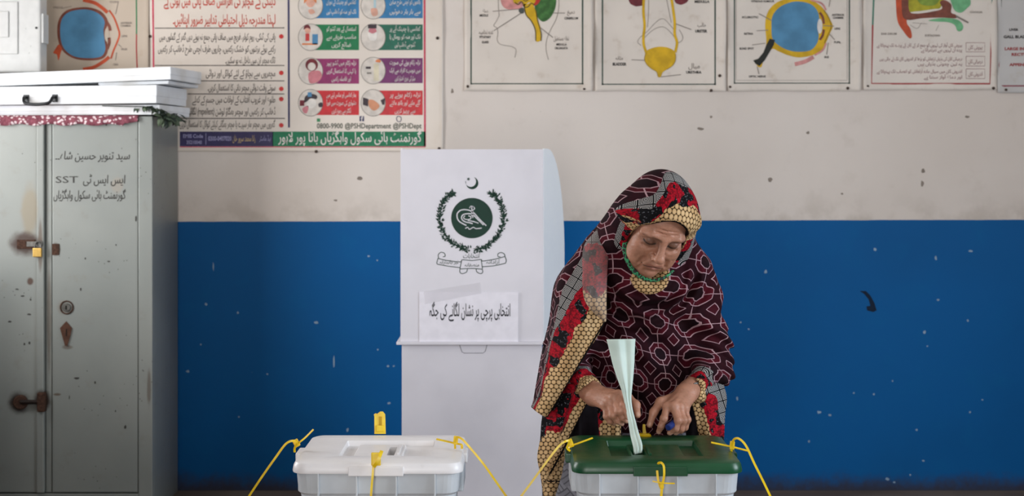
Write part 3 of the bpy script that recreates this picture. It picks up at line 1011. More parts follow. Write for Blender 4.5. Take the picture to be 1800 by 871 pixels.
for r, row in enumerate(rows):
    for c, (k, y0, y1, tx) in enumerate(row):
        bx0, bx1 = (548, 631) if c == 0 else (660, 743)
        pcx, pcy = (546, (y0 + y1) / 2) if c == 0 else (656, (y0 + y1) / 2)
        b = sh.rect('colour_box', bx0, y0, bx1, y1, cols[k], 1)
        tx0, tx1 = (574, 626) if c == 0 else (685, 739)
        for i, t in enumerate(tx):
            yy = (y0 + 11 + i * 14) if len(tx) == 3 else (y0 + 19 + i * 17)
            a = 0 if i < 2 else 9
            sh.text(t, tx0 + a, tx1 - a, yy, 8, WH, 3, weight=.006, shear=.1)
        rim = sh.disc('picture_rim', pcx, pcy, 22, 24, RIM, 2)
        sh.disc('picture_ground', pcx, pcy, 21, 23, PICB, 3, parent=rim)
        q = dict(parent=rim)
        if (r, c) == (0, 0):
            sh.disc('picture_face', pcx, 3, 8, 10, SKN, 4, **q); sh.blob('picture_hair', [(535, 6), (536, -4), (546, -10), (555, -4), (556, 6), (551, 0), (546, -2), (540, 0)], GINGER, 5, **q); sh.blob('picture_hands', [(542, 18), (549, 16), (554, 22), (546, 25)], SKN, 4, **q)
        elif (r, c) == (0, 1):
            sh.rect('picture_tap', 657, -10, 661, 14, plain('picture_water', '#a9c4cc', .4), 4, **q); sh.blob('picture_hands', [(652, 16), (662, 15), (664, 26), (655, 28)], SKN, 4, **q)
        elif (r, c) == (1, 0):
            sh.disc('picture_face', 541, 53, 5, 6, SKN, 4, **q); sh.blob('picture_hair', [(534, 52), (536, 45), (543, 44), (546, 51), (540, 49)], MR, 5, **q); sh.rect('picture_shirt', 537, 59, 544, 72, RED2, 4, **q); sh.rect('picture_bin', 549, 60, 559, 78, BL2, 4, **q); sh.rect('picture_bench', 531, 76, 558, 79, GINGER, 4, **q)
        elif (r, c) == (1, 1):
            sh.disc('picture_face', 655, 55, 7, 7, ROS, 4, **q); sh.rect('picture_hair', 647, 43, 662, 50, HAIR, 5, **q); sh.blob('picture_mask', [(647, 57), (655, 59), (663, 57), (661, 70), (650, 70)], WH, 5, **q)
        elif (r, c) == (2, 0):
            sh.blob('picture_body', [(543, 128), (560, 124), (566, 132), (560, 143), (545, 146)], ROS, 4, **q); sh.disc('picture_hair', 548, 114, 11, 11, MR, 4, **q); sh.disc('picture_face', 548, 117, 7, 7, PICB, 5, **q)
        elif (r, c) == (2, 1):
            sh.blob('picture_hair', [(660, 108), (664, 104), (669, 106), (668, 110)], GINGER, 4, **q); sh.rect('picture_figure', 643, 117, 652, 121, HAIR, 4, **q); sh.rect('picture_figure', 645, 127, 653, 130, RIM, 4, **q); sh.rect('picture_line', 657, 112, 666, 142, plain('picture_cream', '#d2c8ae', .4), 4, **q)
        elif (r, c) == (3, 0):
            sh.blob('picture_hair', [(535, 180), (537, 169), (548, 165), (557, 168), (556, 174), (546, 173), (540, 178)], HAIR, 5, **q); sh.disc('picture_face', 547, 181, 9, 9, WH, 4, **q); sh.rect('picture_cloth', 541, 162, 548, 170, BL2, 6, **q); sh.rect('picture_chair', 527, 176, 535, 186, MR, 4, **q); sh.blob('picture_arm', [(560, 182), (566, 180), (567, 187), (561, 188)], HAIR, 5, **q); sh.blob('picture_cuff', [(532, 190), (542, 186), (540, 198), (534, 198)], ROS, 4, **q)
        else:
            sh.poly('picture_sleeve', [(638, 171), (648, 174), (647, 187), (638, 184)], HAIR, 4, **q); sh.poly('picture_sleeve', [(669, 176), (677, 172), (676, 184), (672, 184)], HAIR, 4, **q); sh.blob('picture_handshake', [(648, 176), (657, 176), (667, 185), (663, 192), (656, 194), (649, 187)], plain('picture_hand', '#c98a68', .4), 5, **q)
sh.rect('phone_mark', 557, 208, 563, 214, plain('mark_green', '#3f8a5c', .4), 2)
fb = sh.rect('page_mark', 632, 204, 640, 213, NV, 2)
sh.text('f', 634.5, 638, 212.5, 8, WH, 3, weight=.04, parent=fb)
sh.lines('page_mark', [[(699, 204), (705, 206), (704, 213), (699, 213), (697, 208), (699, 204)]], 1.2, NV, 2)
GT = plain('banner_green_ink', '#55584c', .4)
sh.text('0800-9900 @PSHDepartment @PSHDept', 557, 741, 225.5, 9.5, GT, 2, weight=.016)
sh.rect('title_bar', 479, 231, 748, 257, GR, 1)
sh.rect('code_bar', 316, 231, 480, 257, plain('banner_indigo', '#251d4e', .35), 1)
LV = plain('banner_lavender', '#8f8bb0', .4)
sh.text('گورنمنٹ ہائی سکول واہگڑیاں باٹا پور لاہور', 489, 741, 249, 17, WH, 3, weight=.012)
sh.text('EMIS Code', 322, 357, 242, 6.5, LV, 3, weight=.03)
sh.text('35210040', 328, 355, 253, 6.5, LV, 3, weight=.03)
sh.lines('code_rule', [[(362, 234), (362, 254)]], 1, LV, 2, smooth=False)
sh.text('0300-0407020', 366, 407, 247, 8, LV, 3, weight=.03)
sh.text('رانا محمد سرور خان', 409, 449, 248, 11, plain('banner_gold_ink', '#b9a070', .4), 3, weight=.006)
sh.text('ہیڈ ماسٹر', 456, 476, 247, 9, LV, 3, weight=.006)
# ================================================================== voting screen
VD = 5.2
VW = Mat('white_fluted_plastic', .4)
vn = VW.noise(5, 4)
VW.color(VW.mix(vn.step(.35, .75), '#efebf2', '#e6e2e9'))
vx, vy, vz = VW.xyz()
VW.bump((vx * 1500).sin() * .3 + vn, .06, .001)
_tr = VW.nt.nodes.new('ShaderNodeBsdfTranslucent')
_tr.inputs[0].default_value = (*lin('#dfe4ec'), 1)
_mx = VW.nt.nodes.new('ShaderNodeMixShader')
_mx.inputs[0].default_value = .12
VW.nt.links.new(VW.b.outputs[0], _mx.inputs[1])
VW.nt.links.new(_tr.outputs[0], _mx.inputs[2])
VW.nt.links.new(_mx.outputs[0], VW.nt.nodes['Material Output'].inputs[0])
VS = thing('voting_screen', (P(830, 602, VD).x, VD + .2, 0), 'white folding voting screen with green emblem, standing against the blue wall', 'voting screen')


def vxp(px, d=VD): return (px - CX) * d / FPX
def vzp(py, d=VD): return CAMH - (py - HY) * d / FPX


WG = plain('daylit_white_plastic', '#f6faff', .4, var=.01)  # wing's bright bluish daylight put into its colour, whiter than the front panel
front = box('front_panel', (vxp(704), VD, vzp(600)), (vxp(955), VD + .006, vzp(262)), VW.m, VS, .0015)


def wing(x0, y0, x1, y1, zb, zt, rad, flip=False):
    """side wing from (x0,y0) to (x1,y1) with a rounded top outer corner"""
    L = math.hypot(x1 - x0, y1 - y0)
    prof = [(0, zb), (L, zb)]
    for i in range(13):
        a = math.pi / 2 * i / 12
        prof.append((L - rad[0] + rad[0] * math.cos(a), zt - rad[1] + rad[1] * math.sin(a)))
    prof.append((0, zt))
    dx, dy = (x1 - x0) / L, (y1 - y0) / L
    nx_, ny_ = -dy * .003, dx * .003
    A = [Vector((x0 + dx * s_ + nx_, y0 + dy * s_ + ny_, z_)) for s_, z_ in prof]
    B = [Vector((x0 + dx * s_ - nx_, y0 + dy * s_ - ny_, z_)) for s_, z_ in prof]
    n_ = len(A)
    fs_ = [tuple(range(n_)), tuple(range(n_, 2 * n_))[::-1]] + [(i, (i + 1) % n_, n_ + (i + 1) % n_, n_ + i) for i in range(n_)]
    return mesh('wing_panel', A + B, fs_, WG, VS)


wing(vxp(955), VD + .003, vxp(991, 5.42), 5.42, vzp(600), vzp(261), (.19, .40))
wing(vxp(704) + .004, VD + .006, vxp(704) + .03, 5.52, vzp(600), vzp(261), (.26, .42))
box('shelf', (vxp(697), VD - .012, vzp(605)), (vxp(956), VD + .40, vzp(600)), VW.m, VS, .002)
box('skirt_panel', (vxp(706), VD + .004, 0), (vxp(953), VD + .010, vzp(605)), VW.m, VS, .0015)
box('skirt_side', (vxp(706), VD + .010, 0), (vxp(706) + .006, VD + .36, vzp(605)), VW.m, VS, .0015)
box('skirt_side', (vxp(953) - .006, VD + .010, 0), (vxp(953), VD + .36, vzp(605)), VW.m, VS, .0015)
_tab = [(808, 606), (812, 618), (816, 620), (849, 620), (853, 617), (856, 606)]
Sheet(VD + .0036, VS).lines('tab_cut', [_tab], 1.3, plain('cut_shadow_grey', '#9a97a0', .6), 1, smooth=False)
# emblem
EG = plain('emblem_green', '#053426', .5, var=.08)
sv = Sheet(VD - .0002, front, .0004)
sv.disc('emblem_disc', 829.5, 383, 36.5, 35.5, EG, 1, 56)
_cr = [(822 + 0, 0)]
_pts = []
for i in range(25):
    a = R(-62 + 250 * i / 24)
    _pts.append((830 + 10.8 * math.cos(a), 321.5 + 10.8 * math.sin(a)))
for i in range(25):
    a = R(-62 + 250 * (24 - i) / 24)
    _pts.append((827.6 + 9.4 * math.cos(a) - .2, 318.6 + 9.6 * math.sin(a)))
sv.poly('crescent', _pts, EG, 1)
sv.poly('star', [(823.4 + (3.6 if i % 2 == 0 else 1.5) * math.sin(i * math.pi / 5 + .3), 314.5 - (3.6 if i % 2 == 0 else 1.5) * math.cos(i * math.pi / 5 + .3)) for i in range(10)], EG, 1)


def wreath(sgn):
    """one branch of leaves and blossom: many tiny leaves printed as one mark"""
    rr = random.Random(5 if sgn > 0 else 5)
    vs_, fs_ = [], []
    arc = [(829.5 + sgn * 3, 440), (829.5 + sgn * 22, 434), (829.5 + sgn * 40, 422), (829.5 + sgn * 52, 403), (829.5 + sgn * 56.5, 382), (829.5 + sgn * 52, 360), (829.5 + sgn * 43, 346), (829.5 + sgn * 33, 338)]
    cc = catmull(arc, 10)
    for i in range(len(cc) - 1):
        d = cc[i + 1] - cc[i]
        d = d / np.linalg.norm(d)
        for k in range(5):
            a = math.atan2(d[1], d[0]) + rr.choice((-1, 1)) * rr.uniform(.35, 1.35)
            ln = rr.uniform(3.8, 7.2)
            wd_ = rr.uniform(.8, 1.5)
            b = cc[i] + rr.uniform(0, 1) * (cc[i + 1] - cc[i]) + np.array((rr.uniform(-3.4, 3.4), rr.uniform(-3.4, 3.4)))
            e = np.array((math.cos(a), math.sin(a)))
            f = np.array((-e[1], e[0]))
            q = len(vs_)
            for p_ in (b, b + e * ln * .5 + f * wd_, b + e * ln, b + e * ln * .5 - f * wd_):
                vs_.append(sv.pt(p_[0], p_[1], 1 + .2 * k))
            fs_.append((q, q + 1, q + 2, q + 3))
    mesh('wreath_branch', vs_, fs_, EG, front)
    sv.lines('wreath_stem', [arc], 1.4, EG, 1)


wreath(1)
wreath(-1)
EW = plain('emblem_white', '#d6d3d8', .5)
def _e(l): return [(760 + x_ / 4.586, 300 + y_ / 4.586) for x_, y_ in l]
sv.lines('calligraphy', [_e([(435, 442), (380, 390), (330, 335), (285, 315), (235, 315), (203, 340), (200, 375), (215, 405), (245, 425), (275, 440)]),
                         _e([(412, 436), (360, 385), (325, 352), (290, 345), (250, 352), (235, 375), (245, 398), (270, 412), (300, 418), (325, 425)])], 2.1, EW, 2)
sv.lines('calligraphy', [_e([(262, 360), (252, 380), (275, 392), (305, 388), (310, 370), (290, 362)]), _e([(285, 400), (318, 405), (345, 412), (372, 422)]), _e([(318, 365), (318, 300), (305, 295), (330, 290), (340, 305), (325, 315)]), _e([(326, 380), (326, 310)]), _e([(265, 465), (285, 455), (300, 470), (330, 455), (352, 465), (398, 461)]), _e([(300, 300), (312, 285), (335, 290)])], 1.7, EW, 2)
sv.lines('ribbon', [_e([(45, 705), (120, 722), (225, 733), (242, 716), (318, 722), (392, 714), (405, 726), (500, 712), (585, 690)]), _e([(40, 752), (130, 768), (224, 780)]), _e([(405, 772), (500, 764), (590, 744)]), _e([(222, 790), (318, 786), (402, 792)])], 1.3, EG, 1)
sv.lines('ribbon', [_e([(45, 705), (36, 740), (40, 752)]), _e([(585, 690), (596, 720), (590, 744)]), _e([(236, 722), (222, 790)]), _e([(394, 716), (404, 790)]), _e([(222, 790), (222, 815), (240, 828), (275, 815), (282, 790)]), _e([(402, 792), (406, 815), (390, 828), (360, 815), (352, 790)]),
                    _e([(50, 705), (48, 675), (70, 656), (98, 665), (102, 688), (85, 692)]), _e([(585, 690), (580, 670), (555, 658), (530, 668), (530, 690), (548, 692)])], 1.3, EG, 1)
sv.text('انتخابات', 814, 843, 453, 8, EG, 1, weight=.005, shear=.15)
sv.text('غیر جانبدارانہ', 773, 806, 463, 6.5, EG, 1, weight=.004, shear=.1)
sv.text('منصفانہ', 817, 842, 468, 6.5, EG, 1, weight=.004, shear=.1)
sv.text('آزادانہ', 855, 879, 463, 6.5, EG, 1, weight=.004, shear=.1)

# notice taped to the screen
PAPER = plain('white_notice_paper', '#f0ecf4', .6, var=.03)
no = thing('paper_notice', P(824, 600, VD - .003), 'white paper notice with one line of black writing taped on the voting screen', 'notice')
Sheet(VD - .003, no).rect('sheet', 737, 513, 911, 600, PAPER, 0)
no.children[0].modifiers.new('t', 'SOLIDIFY').thickness = .0008
sn = Sheet(VD - .004, no)
sn.text('انتخابی پرچی پر نشان لگانے کی جگہ', 755, 897, 555, 22, plain('notice_ink', '#3a3a40', .6), 1, weight=.010)
TP = Mat('clear_tape', .25)
TP.color('#c3bfc4')
TP.b.inputs['Alpha'].default_value = .2
sn.poly('tape', [(745, 512), (844, 496), (846, 515), (747, 534)], TP.m, 1)
# ================================================================== low table under the boxes (below the frame)
TBZ = .40
WOOD = Mat('table_wood', .5)
_wx, _wy, _wz = WOOD.xyz()
_wn = WOOD.noise(6, 4, vec=WOOD.comb(_wx * .3, _wy * 4, _wz * 4))
WOOD.color(WOOD.mix(_wn.step(.3, .7), '#5b3d28', '#7a5438'))
tb = thing('low_table', (0, 3.47, 0), 'low brown wooden table carrying both ballot boxes', 'table')
box('table_top', (-.66, 3.20, TBZ - .03), (.70, 3.74, TBZ), WOOD.m, tb, .004)
for xx in (-.62, .62):
    for yy in (3.24, 3.66):
        box('leg', (xx - .02, yy, 0), (xx + .03, yy + .04, TBZ - .03), WOOD.m, tb, .003)

od = thing('shade_shelf', (-2.38, 4.75, 0), 'added unseen low wooden shelf keeping window light off the grey cupboard', 'shade_shelf')  # unseen shelf added to shade the lower cupboard from the window
for zz in (.04, .38, .70, .99):
    box('shelf_board', (-2.84, 4.27, zz), (-1.98, 5.28, zz + .025), WOOD.m, od, .002)
for yy in (4.25, 5.28):
    box('side_panel', (-2.86, yy, 0), (-1.96, yy + .025, 1.02), WOOD.m, od, .002)
box('back_panel', (-1.98, 4.275, 0), (-1.96, 5.28, 1.0), WOOD.m, od, .002)
ot = thing('shade_table', (-1.6, 2.4, 0), 'added unseen wide brown table keeping door light off the lower left', 'table')  # unseen table added to block door light low on the left
box('table_top', (-2.65, 1.95, .71), (-.62, 2.9, .74), WOOD.m, ot, .004)
box('modesty_panel', (-2.6, 2.82, .15), (-.68, 2.84, .71), WOOD.m, ot, .002)
for xx in (-2.62, -.70):
    for yy in (1.98, 2.84):
        box('leg', (xx, yy, 0), (xx + .05, yy + .05, .71), WOOD.m, ot, .003)

# ================================================================== ballot boxes
LZ, LF, LB = .75, 3.30, 3.65          # lid top height, front and back distance


def tub_material():
    M = Mat('milky_plastic', .35)
    n = M.noise(9, 4)
    M.color(M.mix(n.step(.3, .75), '#cdd2d7', '#bbc0c5'))
    M.b.inputs['Subsurface Weight'].default_value = .25
    M.b.inputs['Subsurface Radius'].default_value = (.01, .01, .01)
    return M.m


TUB = tub_material()


def lid_material(name, a, b, c, rough):
    M = Mat(name, rough)
    n, s_ = M.noise(7, 4), M.noise(30, 4, .7)
    k = M.mix(n.step(.3, .7), a, b)
    k = M.mix(s_.step(.58, .8) * .35, k, c)
    M.color(k)
    M.rough(s_ * .25 + rough - .1)
    M.bump(n, .05, .002)
    return M.m


GLID = lid_material('green_lid_plastic', '#0b4022', '#0e4b2a', '#235c3c', .32)
WLID = lid_material('white_lid_plastic', '#ece9ea', '#e2dfe0', '#cfc9c6', .34)
SLOTD = plain('slot_dark', '#1d2622', .8)


def ballot_box(cx, lidmat, label, rec, plate, slot, tabx):
    o = thing('ballot_box', (cx, (LF + LB) / 2, TBZ), label, 'ballot box', 'ballot boxes')
    hw = .2
    # tub with a stepped top band
    loops = []
    for z, a, b, r in ((TBZ + .001, .150, .128, .03), (TBZ + .02, .155, .133, .035), (.670, .183, .158, .035), (.676, .188, .163, .035), (LZ - .022, .192, .168, .035), (LZ - .012, .192, .168, .035)):
        loops.append(rrect(cx - a, cx + a, 3.475 - b, 3.475 + b, r, z))
    tub = loft('tub', loops, TUB, o, cap1=False, smooth=False)
    for k in (-.136, -.047, .045, .135):
        box('rib', (cx + k - .0022, 3.475 - .1735, .672), (cx + k + .0022, 3.475 - .160, LZ - .026), TUB, tub, .001)
    for sgn in (-1, 1):
        box('grip', (cx + sgn * .190 - .008, 3.40, .660), (cx + sgn * .190 + .008, 3.55, LZ - .03), TUB, tub, .004)
    # lid
    x0, x1 = cx - hw, cx + hw
    rx0, rx1, ry0, ry1 = rec
    s0, s1, sy0, sy1 = slot
    L = [rrect(x0 + .006, x1 - .006, LF + .006, LB - .006, .030, LZ - .026), rrect(x0 + .001, x1 - .001, LF + .001, LB - .001, .034, LZ - .026),
         rrect(x0, x1, LF, LB, .035, LZ - .022), rrect(x0 + .002, x1 - .002, LF + .002, LB - .002, .035, LZ - .010), rrect(x0 + .006, x1 - .006, LF + .006, LB - .006, .032, LZ - .003),
         rrect(x0 + .014, x1 - .014, LF + .014, LB - .014, .026, LZ),
         rrect(rx0 - .004, rx1 + .004, ry0 - .004, ry1 + .004, .006, LZ + .0015), rrect(rx0, rx1, ry0, ry1, .004, LZ), rrect(rx0 + .003, rx1 - .003, ry0 + .003, ry1 - .003, .004, LZ - .013),
         rrect(s0, s1, sy0, sy1, .002, LZ - .013), rrect(s0, s1, sy0, sy1, .002, LZ - .06)]
    lid = loft('lid', L, lidmat, o, cap0=False, cap1=False)
    lid.data.shade_smooth()
    lid.modifiers.new('e', 'EDGE_SPLIT').split_angle = R(38)
    rim = box('slot_well', (s0 - .004, sy0 - .004, LZ - .064), (s1 + .004, sy1 + .004, LZ - .061), SLOTD, lid)
    # sliding cover plate framing the slot
    p0, p1, py0, py1 = plate
    PL_ = [rrect(p0, p1, py0, py1, .004, LZ - .0128), rrect(p0, p1, py0, py1, .004, LZ - .005), rrect(p0 + .002, p1 - .002, py0 + .002, py1 - .002, .003, LZ - .003),
           rrect(s0, s1, sy0, sy1, .002, LZ - .003), rrect(s0, s1, sy0, sy1, .002, LZ - .0128)]
    loft('slot_cover', PL_, lidmat, lid, cap0=False, cap1=False)
    box('cover_grip', (s1 + .006, py0 + .02, LZ - .0035), (s1 + .012, py1 - .02, LZ + .002), lidmat, lid, .001)
    # latch tongue on the front of the lid
    box('latch_tongue', (cx + tabx[0], LF - .0025, LZ - .031), (cx + tabx[1], LF + .012, LZ - .009), lidmat, lid, .002, 3)
    box('latch_tongue', (cx + tabx[0], LB - .010, LZ - .032), (cx + tabx[1], LB + .005, LZ - .006), lidmat, lid, .004, 3)
    for sgn in (-1, 1):
        box('side_latch', (cx + sgn * .2 - .010, 3.44, LZ - .03), (cx + sgn * .2 + .006, 3.51, LZ - .006), lidmat, lid, .004, 3)
    return o


GX, WX = .3395, -.314
ballot_box(GX, GLID, 'ballot box with dark green lid in front of the woman', (.236, .455, 3.375, 3.565), (.283, .412, 3.380, 3.530), (.289, .322, 3.405, 3.475), (-.058, .068))
ballot_box(WX, WLID, 'ballot box with white lid in front of the voting screen', (WX - .098, WX + .122, 3.375, 3.565), (WX - .064, WX + .052, 3.385, 3.530), (WX + .014, WX + .032, 3.40, 3.50), (-.066, .062))

# ------------------------------------------------------------------ yellow seals
YEL = Mat('yellow_seal_plastic', .35)
_yn = YEL.noise(40, 2)
YEL.color(YEL.mix(_yn.step(.3, .7), '#f4d21c', '#e8bf10'))
YEL.b.inputs['Subsurface Weight'].default_value = .15
YEL.b.inputs['Subsurface Radius'].default_value = (.004, .003, .001)
YM = YEL.m


def seal(label, head, tail, strap, head_size=(.010, .008, .018), head_rot=0, tw=.005, up_t=(0, -.4, 1), up_s=(0, -1, .2)):
    hp = Vector(head)
    o = thing('seal_tie', hp, label, 'seal', 'yellow plastic seals')
    bm = box_bm((-head_size[0] / 2, -head_size[1] / 2, -head_size[2] / 2), (head_size[0] / 2, head_size[1] / 2, head_size[2] / 2), .002)
    bm.transform(Matrix.Translation(hp) @ Matrix.Rotation(head_rot, 4, 'Y'))
    from_bm('seal_head', bm, YM, o)
    if tail:
        sweep('seal_tail', tail, tw, .0014, YM, o, up=up_t)
    if strap:
        sweep('seal_strap', strap, .0052, .0016, YM, o, up=up_s)
    return o


def Q(px, py, d): return tuple(P(px, py, d))


# green box
seal('yellow seal tie on the green lid side nearest the voting screen', Q(1003, 778, 3.445), [Q(999, 788, 3.44), Q(1004, 783, 3.44), Q(1020, 777, 3.445), Q(1042, 769, 3.45)],
     [Q(1002, 792, 3.44), Q(997, 786, 3.435), Q(1001, 775, 3.43), Q(994, 775, 3.42), Q(982, 784, 3.42), Q(960, 812, 3.42), Q(935, 846, 3.42), Q(905, 886, 3.42)], (.012, .010, .020), -.35)
seal('yellow seal tie on the green lid side farthest from the voting screen', Q(1287, 782, 3.445), [Q(1250, 777, 3.45), Q(1270, 781, 3.448), Q(1288, 785, 3.445), Q(1316, 792, 3.44)],
     [Q(1286, 797, 3.445), Q(1286, 782, 3.44), Q(1291, 771, 3.435), Q(1300, 771, 3.43), Q(1312, 784, 3.425), Q(1326, 814, 3.42), Q(1342, 846, 3.42), Q(1362, 888, 3.42)], (.011, .010, .020), .1, .006)
seal('yellow seal tie looped over the front tongue of the green lid', Q(1163, 852, 3.283), [Q(1147, 845, 3.28), Q(1163, 848, 3.278), Q(1186, 849, 3.28)],
     [Q(1155, 826, 3.288), Q(1157, 843, 3.284), Q(1162, 856, 3.282), Q(1167, 838, 3.281), Q(1167, 820, 3.282), Q(1163, 813, 3.288), Q(1158, 813, 3.293), Q(1157, 815, 3.296)], (.010, .008, .016), 0, .003, (0, -1, 0), (0, -1, 0))
sweep('seal_strap', [Q(1163, 850, 3.283), Q(1163, 862, 3.28), Q(1161, 885, 3.28)], .006, .002, YM, bpy.data.objects['seal_tie.002'], up=(0, -1, 0))
s_ = seal('small yellow seal peg at the back of the green lid by the hand', Q(1133, 763, 3.625), [Q(1124, 764, 3.622), Q(1134, 765, 3.62), Q(1144, 764, 3.622)], None, (.026, .016, .006), 0, .010)
sweep('seal_peg', [Q(1133, 763, 3.625), Q(1132, 752, 3.627), Q(1132, 745, 3.628)], .009, .005, YM, s_, up=(0, -1, 0), taper=lambda t: 1 - .35 * t)
# white box
seal('yellow seal tie on the white lid side nearest the cupboard', Q(521, 778, 3.445), [Q(519, 786, 3.44), Q(525, 778, 3.44), Q(537, 768, 3.445), Q(551, 754, 3.45)],
     [Q(518, 794, 3.44), Q(518, 787, 3.435), Q(522, 778, 3.43), Q(515, 774, 3.42), Q(502, 780, 3.42), Q(484, 804, 3.42), Q(460, 838, 3.42), Q(428, 886, 3.42)], (.013, .010, .018), -.5)
seal('yellow seal tie on the white lid side nearest the green box', Q(801, 773, 3.445), [Q(767, 771, 3.45), Q(785, 775, 3.448), Q(802, 779, 3.445), Q(811, 781, 3.44), Q(812, 788, 3.44)],
     [Q(800, 788, 3.445), Q(800, 776, 3.44), Q(803, 768, 3.435), Q(812, 771, 3.43), Q(826, 786, 3.425), Q(850, 815, 3.42), Q(872, 846, 3.42), Q(900, 886, 3.42)], (.011, .010, .020), .1, .006)
s_ = seal('yellow seal tie with square tag over the front of the white lid', Q(661, 806, 3.287), None, [Q(656, 818, 3.286), Q(655, 835, 3.284), Q(653, 858, 3.284), Q(651, 888, 3.284)], (.022, .008, .030), 0)
sweep('tag_fold', [Q(671, 792, 3.292), Q(668, 800, 3.280), Q(663, 812, 3.278), Q(657, 820, 3.282)], .008, .003, YM, s_, up=(0, -1, 0))
s_ = seal('tall upright yellow seal tag behind the white lid', Q(668, 752, 3.66), None, [Q(668, 766, 3.665), Q(668, 775, 3.665)], (.020, .010, .016), 0)
_sh = [(658, 762), (658, 731), (657, 728), (660, 726), (663, 727), (668, 723), (673, 723), (677, 728), (678, 762)]
_v = [P(a, b, 3.658) for a, b in _sh]
_n = len(_v)
_v += [v + Vector((0, .004, 0)) for v in _v]
mesh('seal_tag', _v, [tuple(range(_n))[::-1], tuple(range(_n, 2 * _n))] + [(i, (i + 1) % _n, _n + (i + 1) % _n, _n + i) for i in range(_n)], YM, s_)
box('tag_groove', (P(666, 0, 3.655).x, 3.6565, P(0, 757, 3.655).z), (P(671, 0, 3.655).x, 3.658, P(0, 732, 3.655).z), plain('seal_ochre', '#b8900c', .5), s_)

# ------------------------------------------------------------------ folded ballot paper
BP = Mat('pale_green_ballot_paper', .75)
_bn = BP.noise(14, 3)
BP.color(BP.mix(_bn.step(.3, .7), '#cfded6', '#c2d3ca'))
BP.b.inputs['Subsurface Weight'].default_value = .2
BP.b.inputs['Subsurface Radius'].default_value = (.004, .005, .004)
secs = [  # left px, right px, py, distance, bulge, pleat
    ((1066, 596), (1117, 595), 3.612, .010, .000), ((1071, 615), (1116, 615), 3.608, .010, .000), ((1077, 640), (1115, 640), 3.601, .009, .000), ((1085, 665), (1113, 665), 3.594, .008, .001),
    ((1092, 684), (1111, 684), 3.588, .006, .002), ((1096, 700), (1110, 700), 3.583, .005, .002), ((1100, 720), (1112, 718), 3.573, .004, .002), ((1104, 740), (1117, 738), 3.548, .004, .002),
    ((1108, 765), (1123, 760), 3.50, .004, .003), ((1113, 786), (1129, 780), 3.462, .004, .003), ((1114, 798), (1129, 795), 3.448, .004, .003)]
vs, fs = [], []
m = 24
cc = catmull([(a[0], a[1], b[0], b[1], d, bu * 1000, pl * 1000) for a, b, d, bu, pl in secs], 5)
for r_ in cc:
    for j in range(m + 1):
        t = j / m
        px_, py_ = r_[0] + (r_[2] - r_[0]) * t, r_[1] + (r_[3] - r_[1]) * t
        d = r_[4] + r_[5] / 1000 * (-math.cos((t - .45) * math.pi * 1.05)) + r_[6] / 1000 * (abs(((t * 3.0) % 1) - .5) * 2 - .5)
        d += r_[5] / 1000 * .9 * max(0, 1 - abs(t - .64) / .22)
        vs.append(P(px_, py_, d))
for i in range(len(cc) - 1):
    for j in range(m):
        fs.append((i * (m + 1) + j, (i + 1) * (m + 1) + j, (i + 1) * (m + 1) + j + 1, i * (m + 1) + j + 1))
bp = mesh('ballot_paper', vs, fs, BP.m, smooth=True)
bp.modifiers.new('t', 'SOLIDIFY').thickness = .0012
tag(bp, 'pale green ballot paper folded into a cone, going into the green lid slot', 'ballot paper')
# ================================================================== the woman
def smin(a, b, k):
    h = np.maximum(k - np.abs(a - b), 0) / k
    return np.minimum(a, b) - h * h * k * .25


def smax(a, b, k):
    return -smin(-a, -b, k)


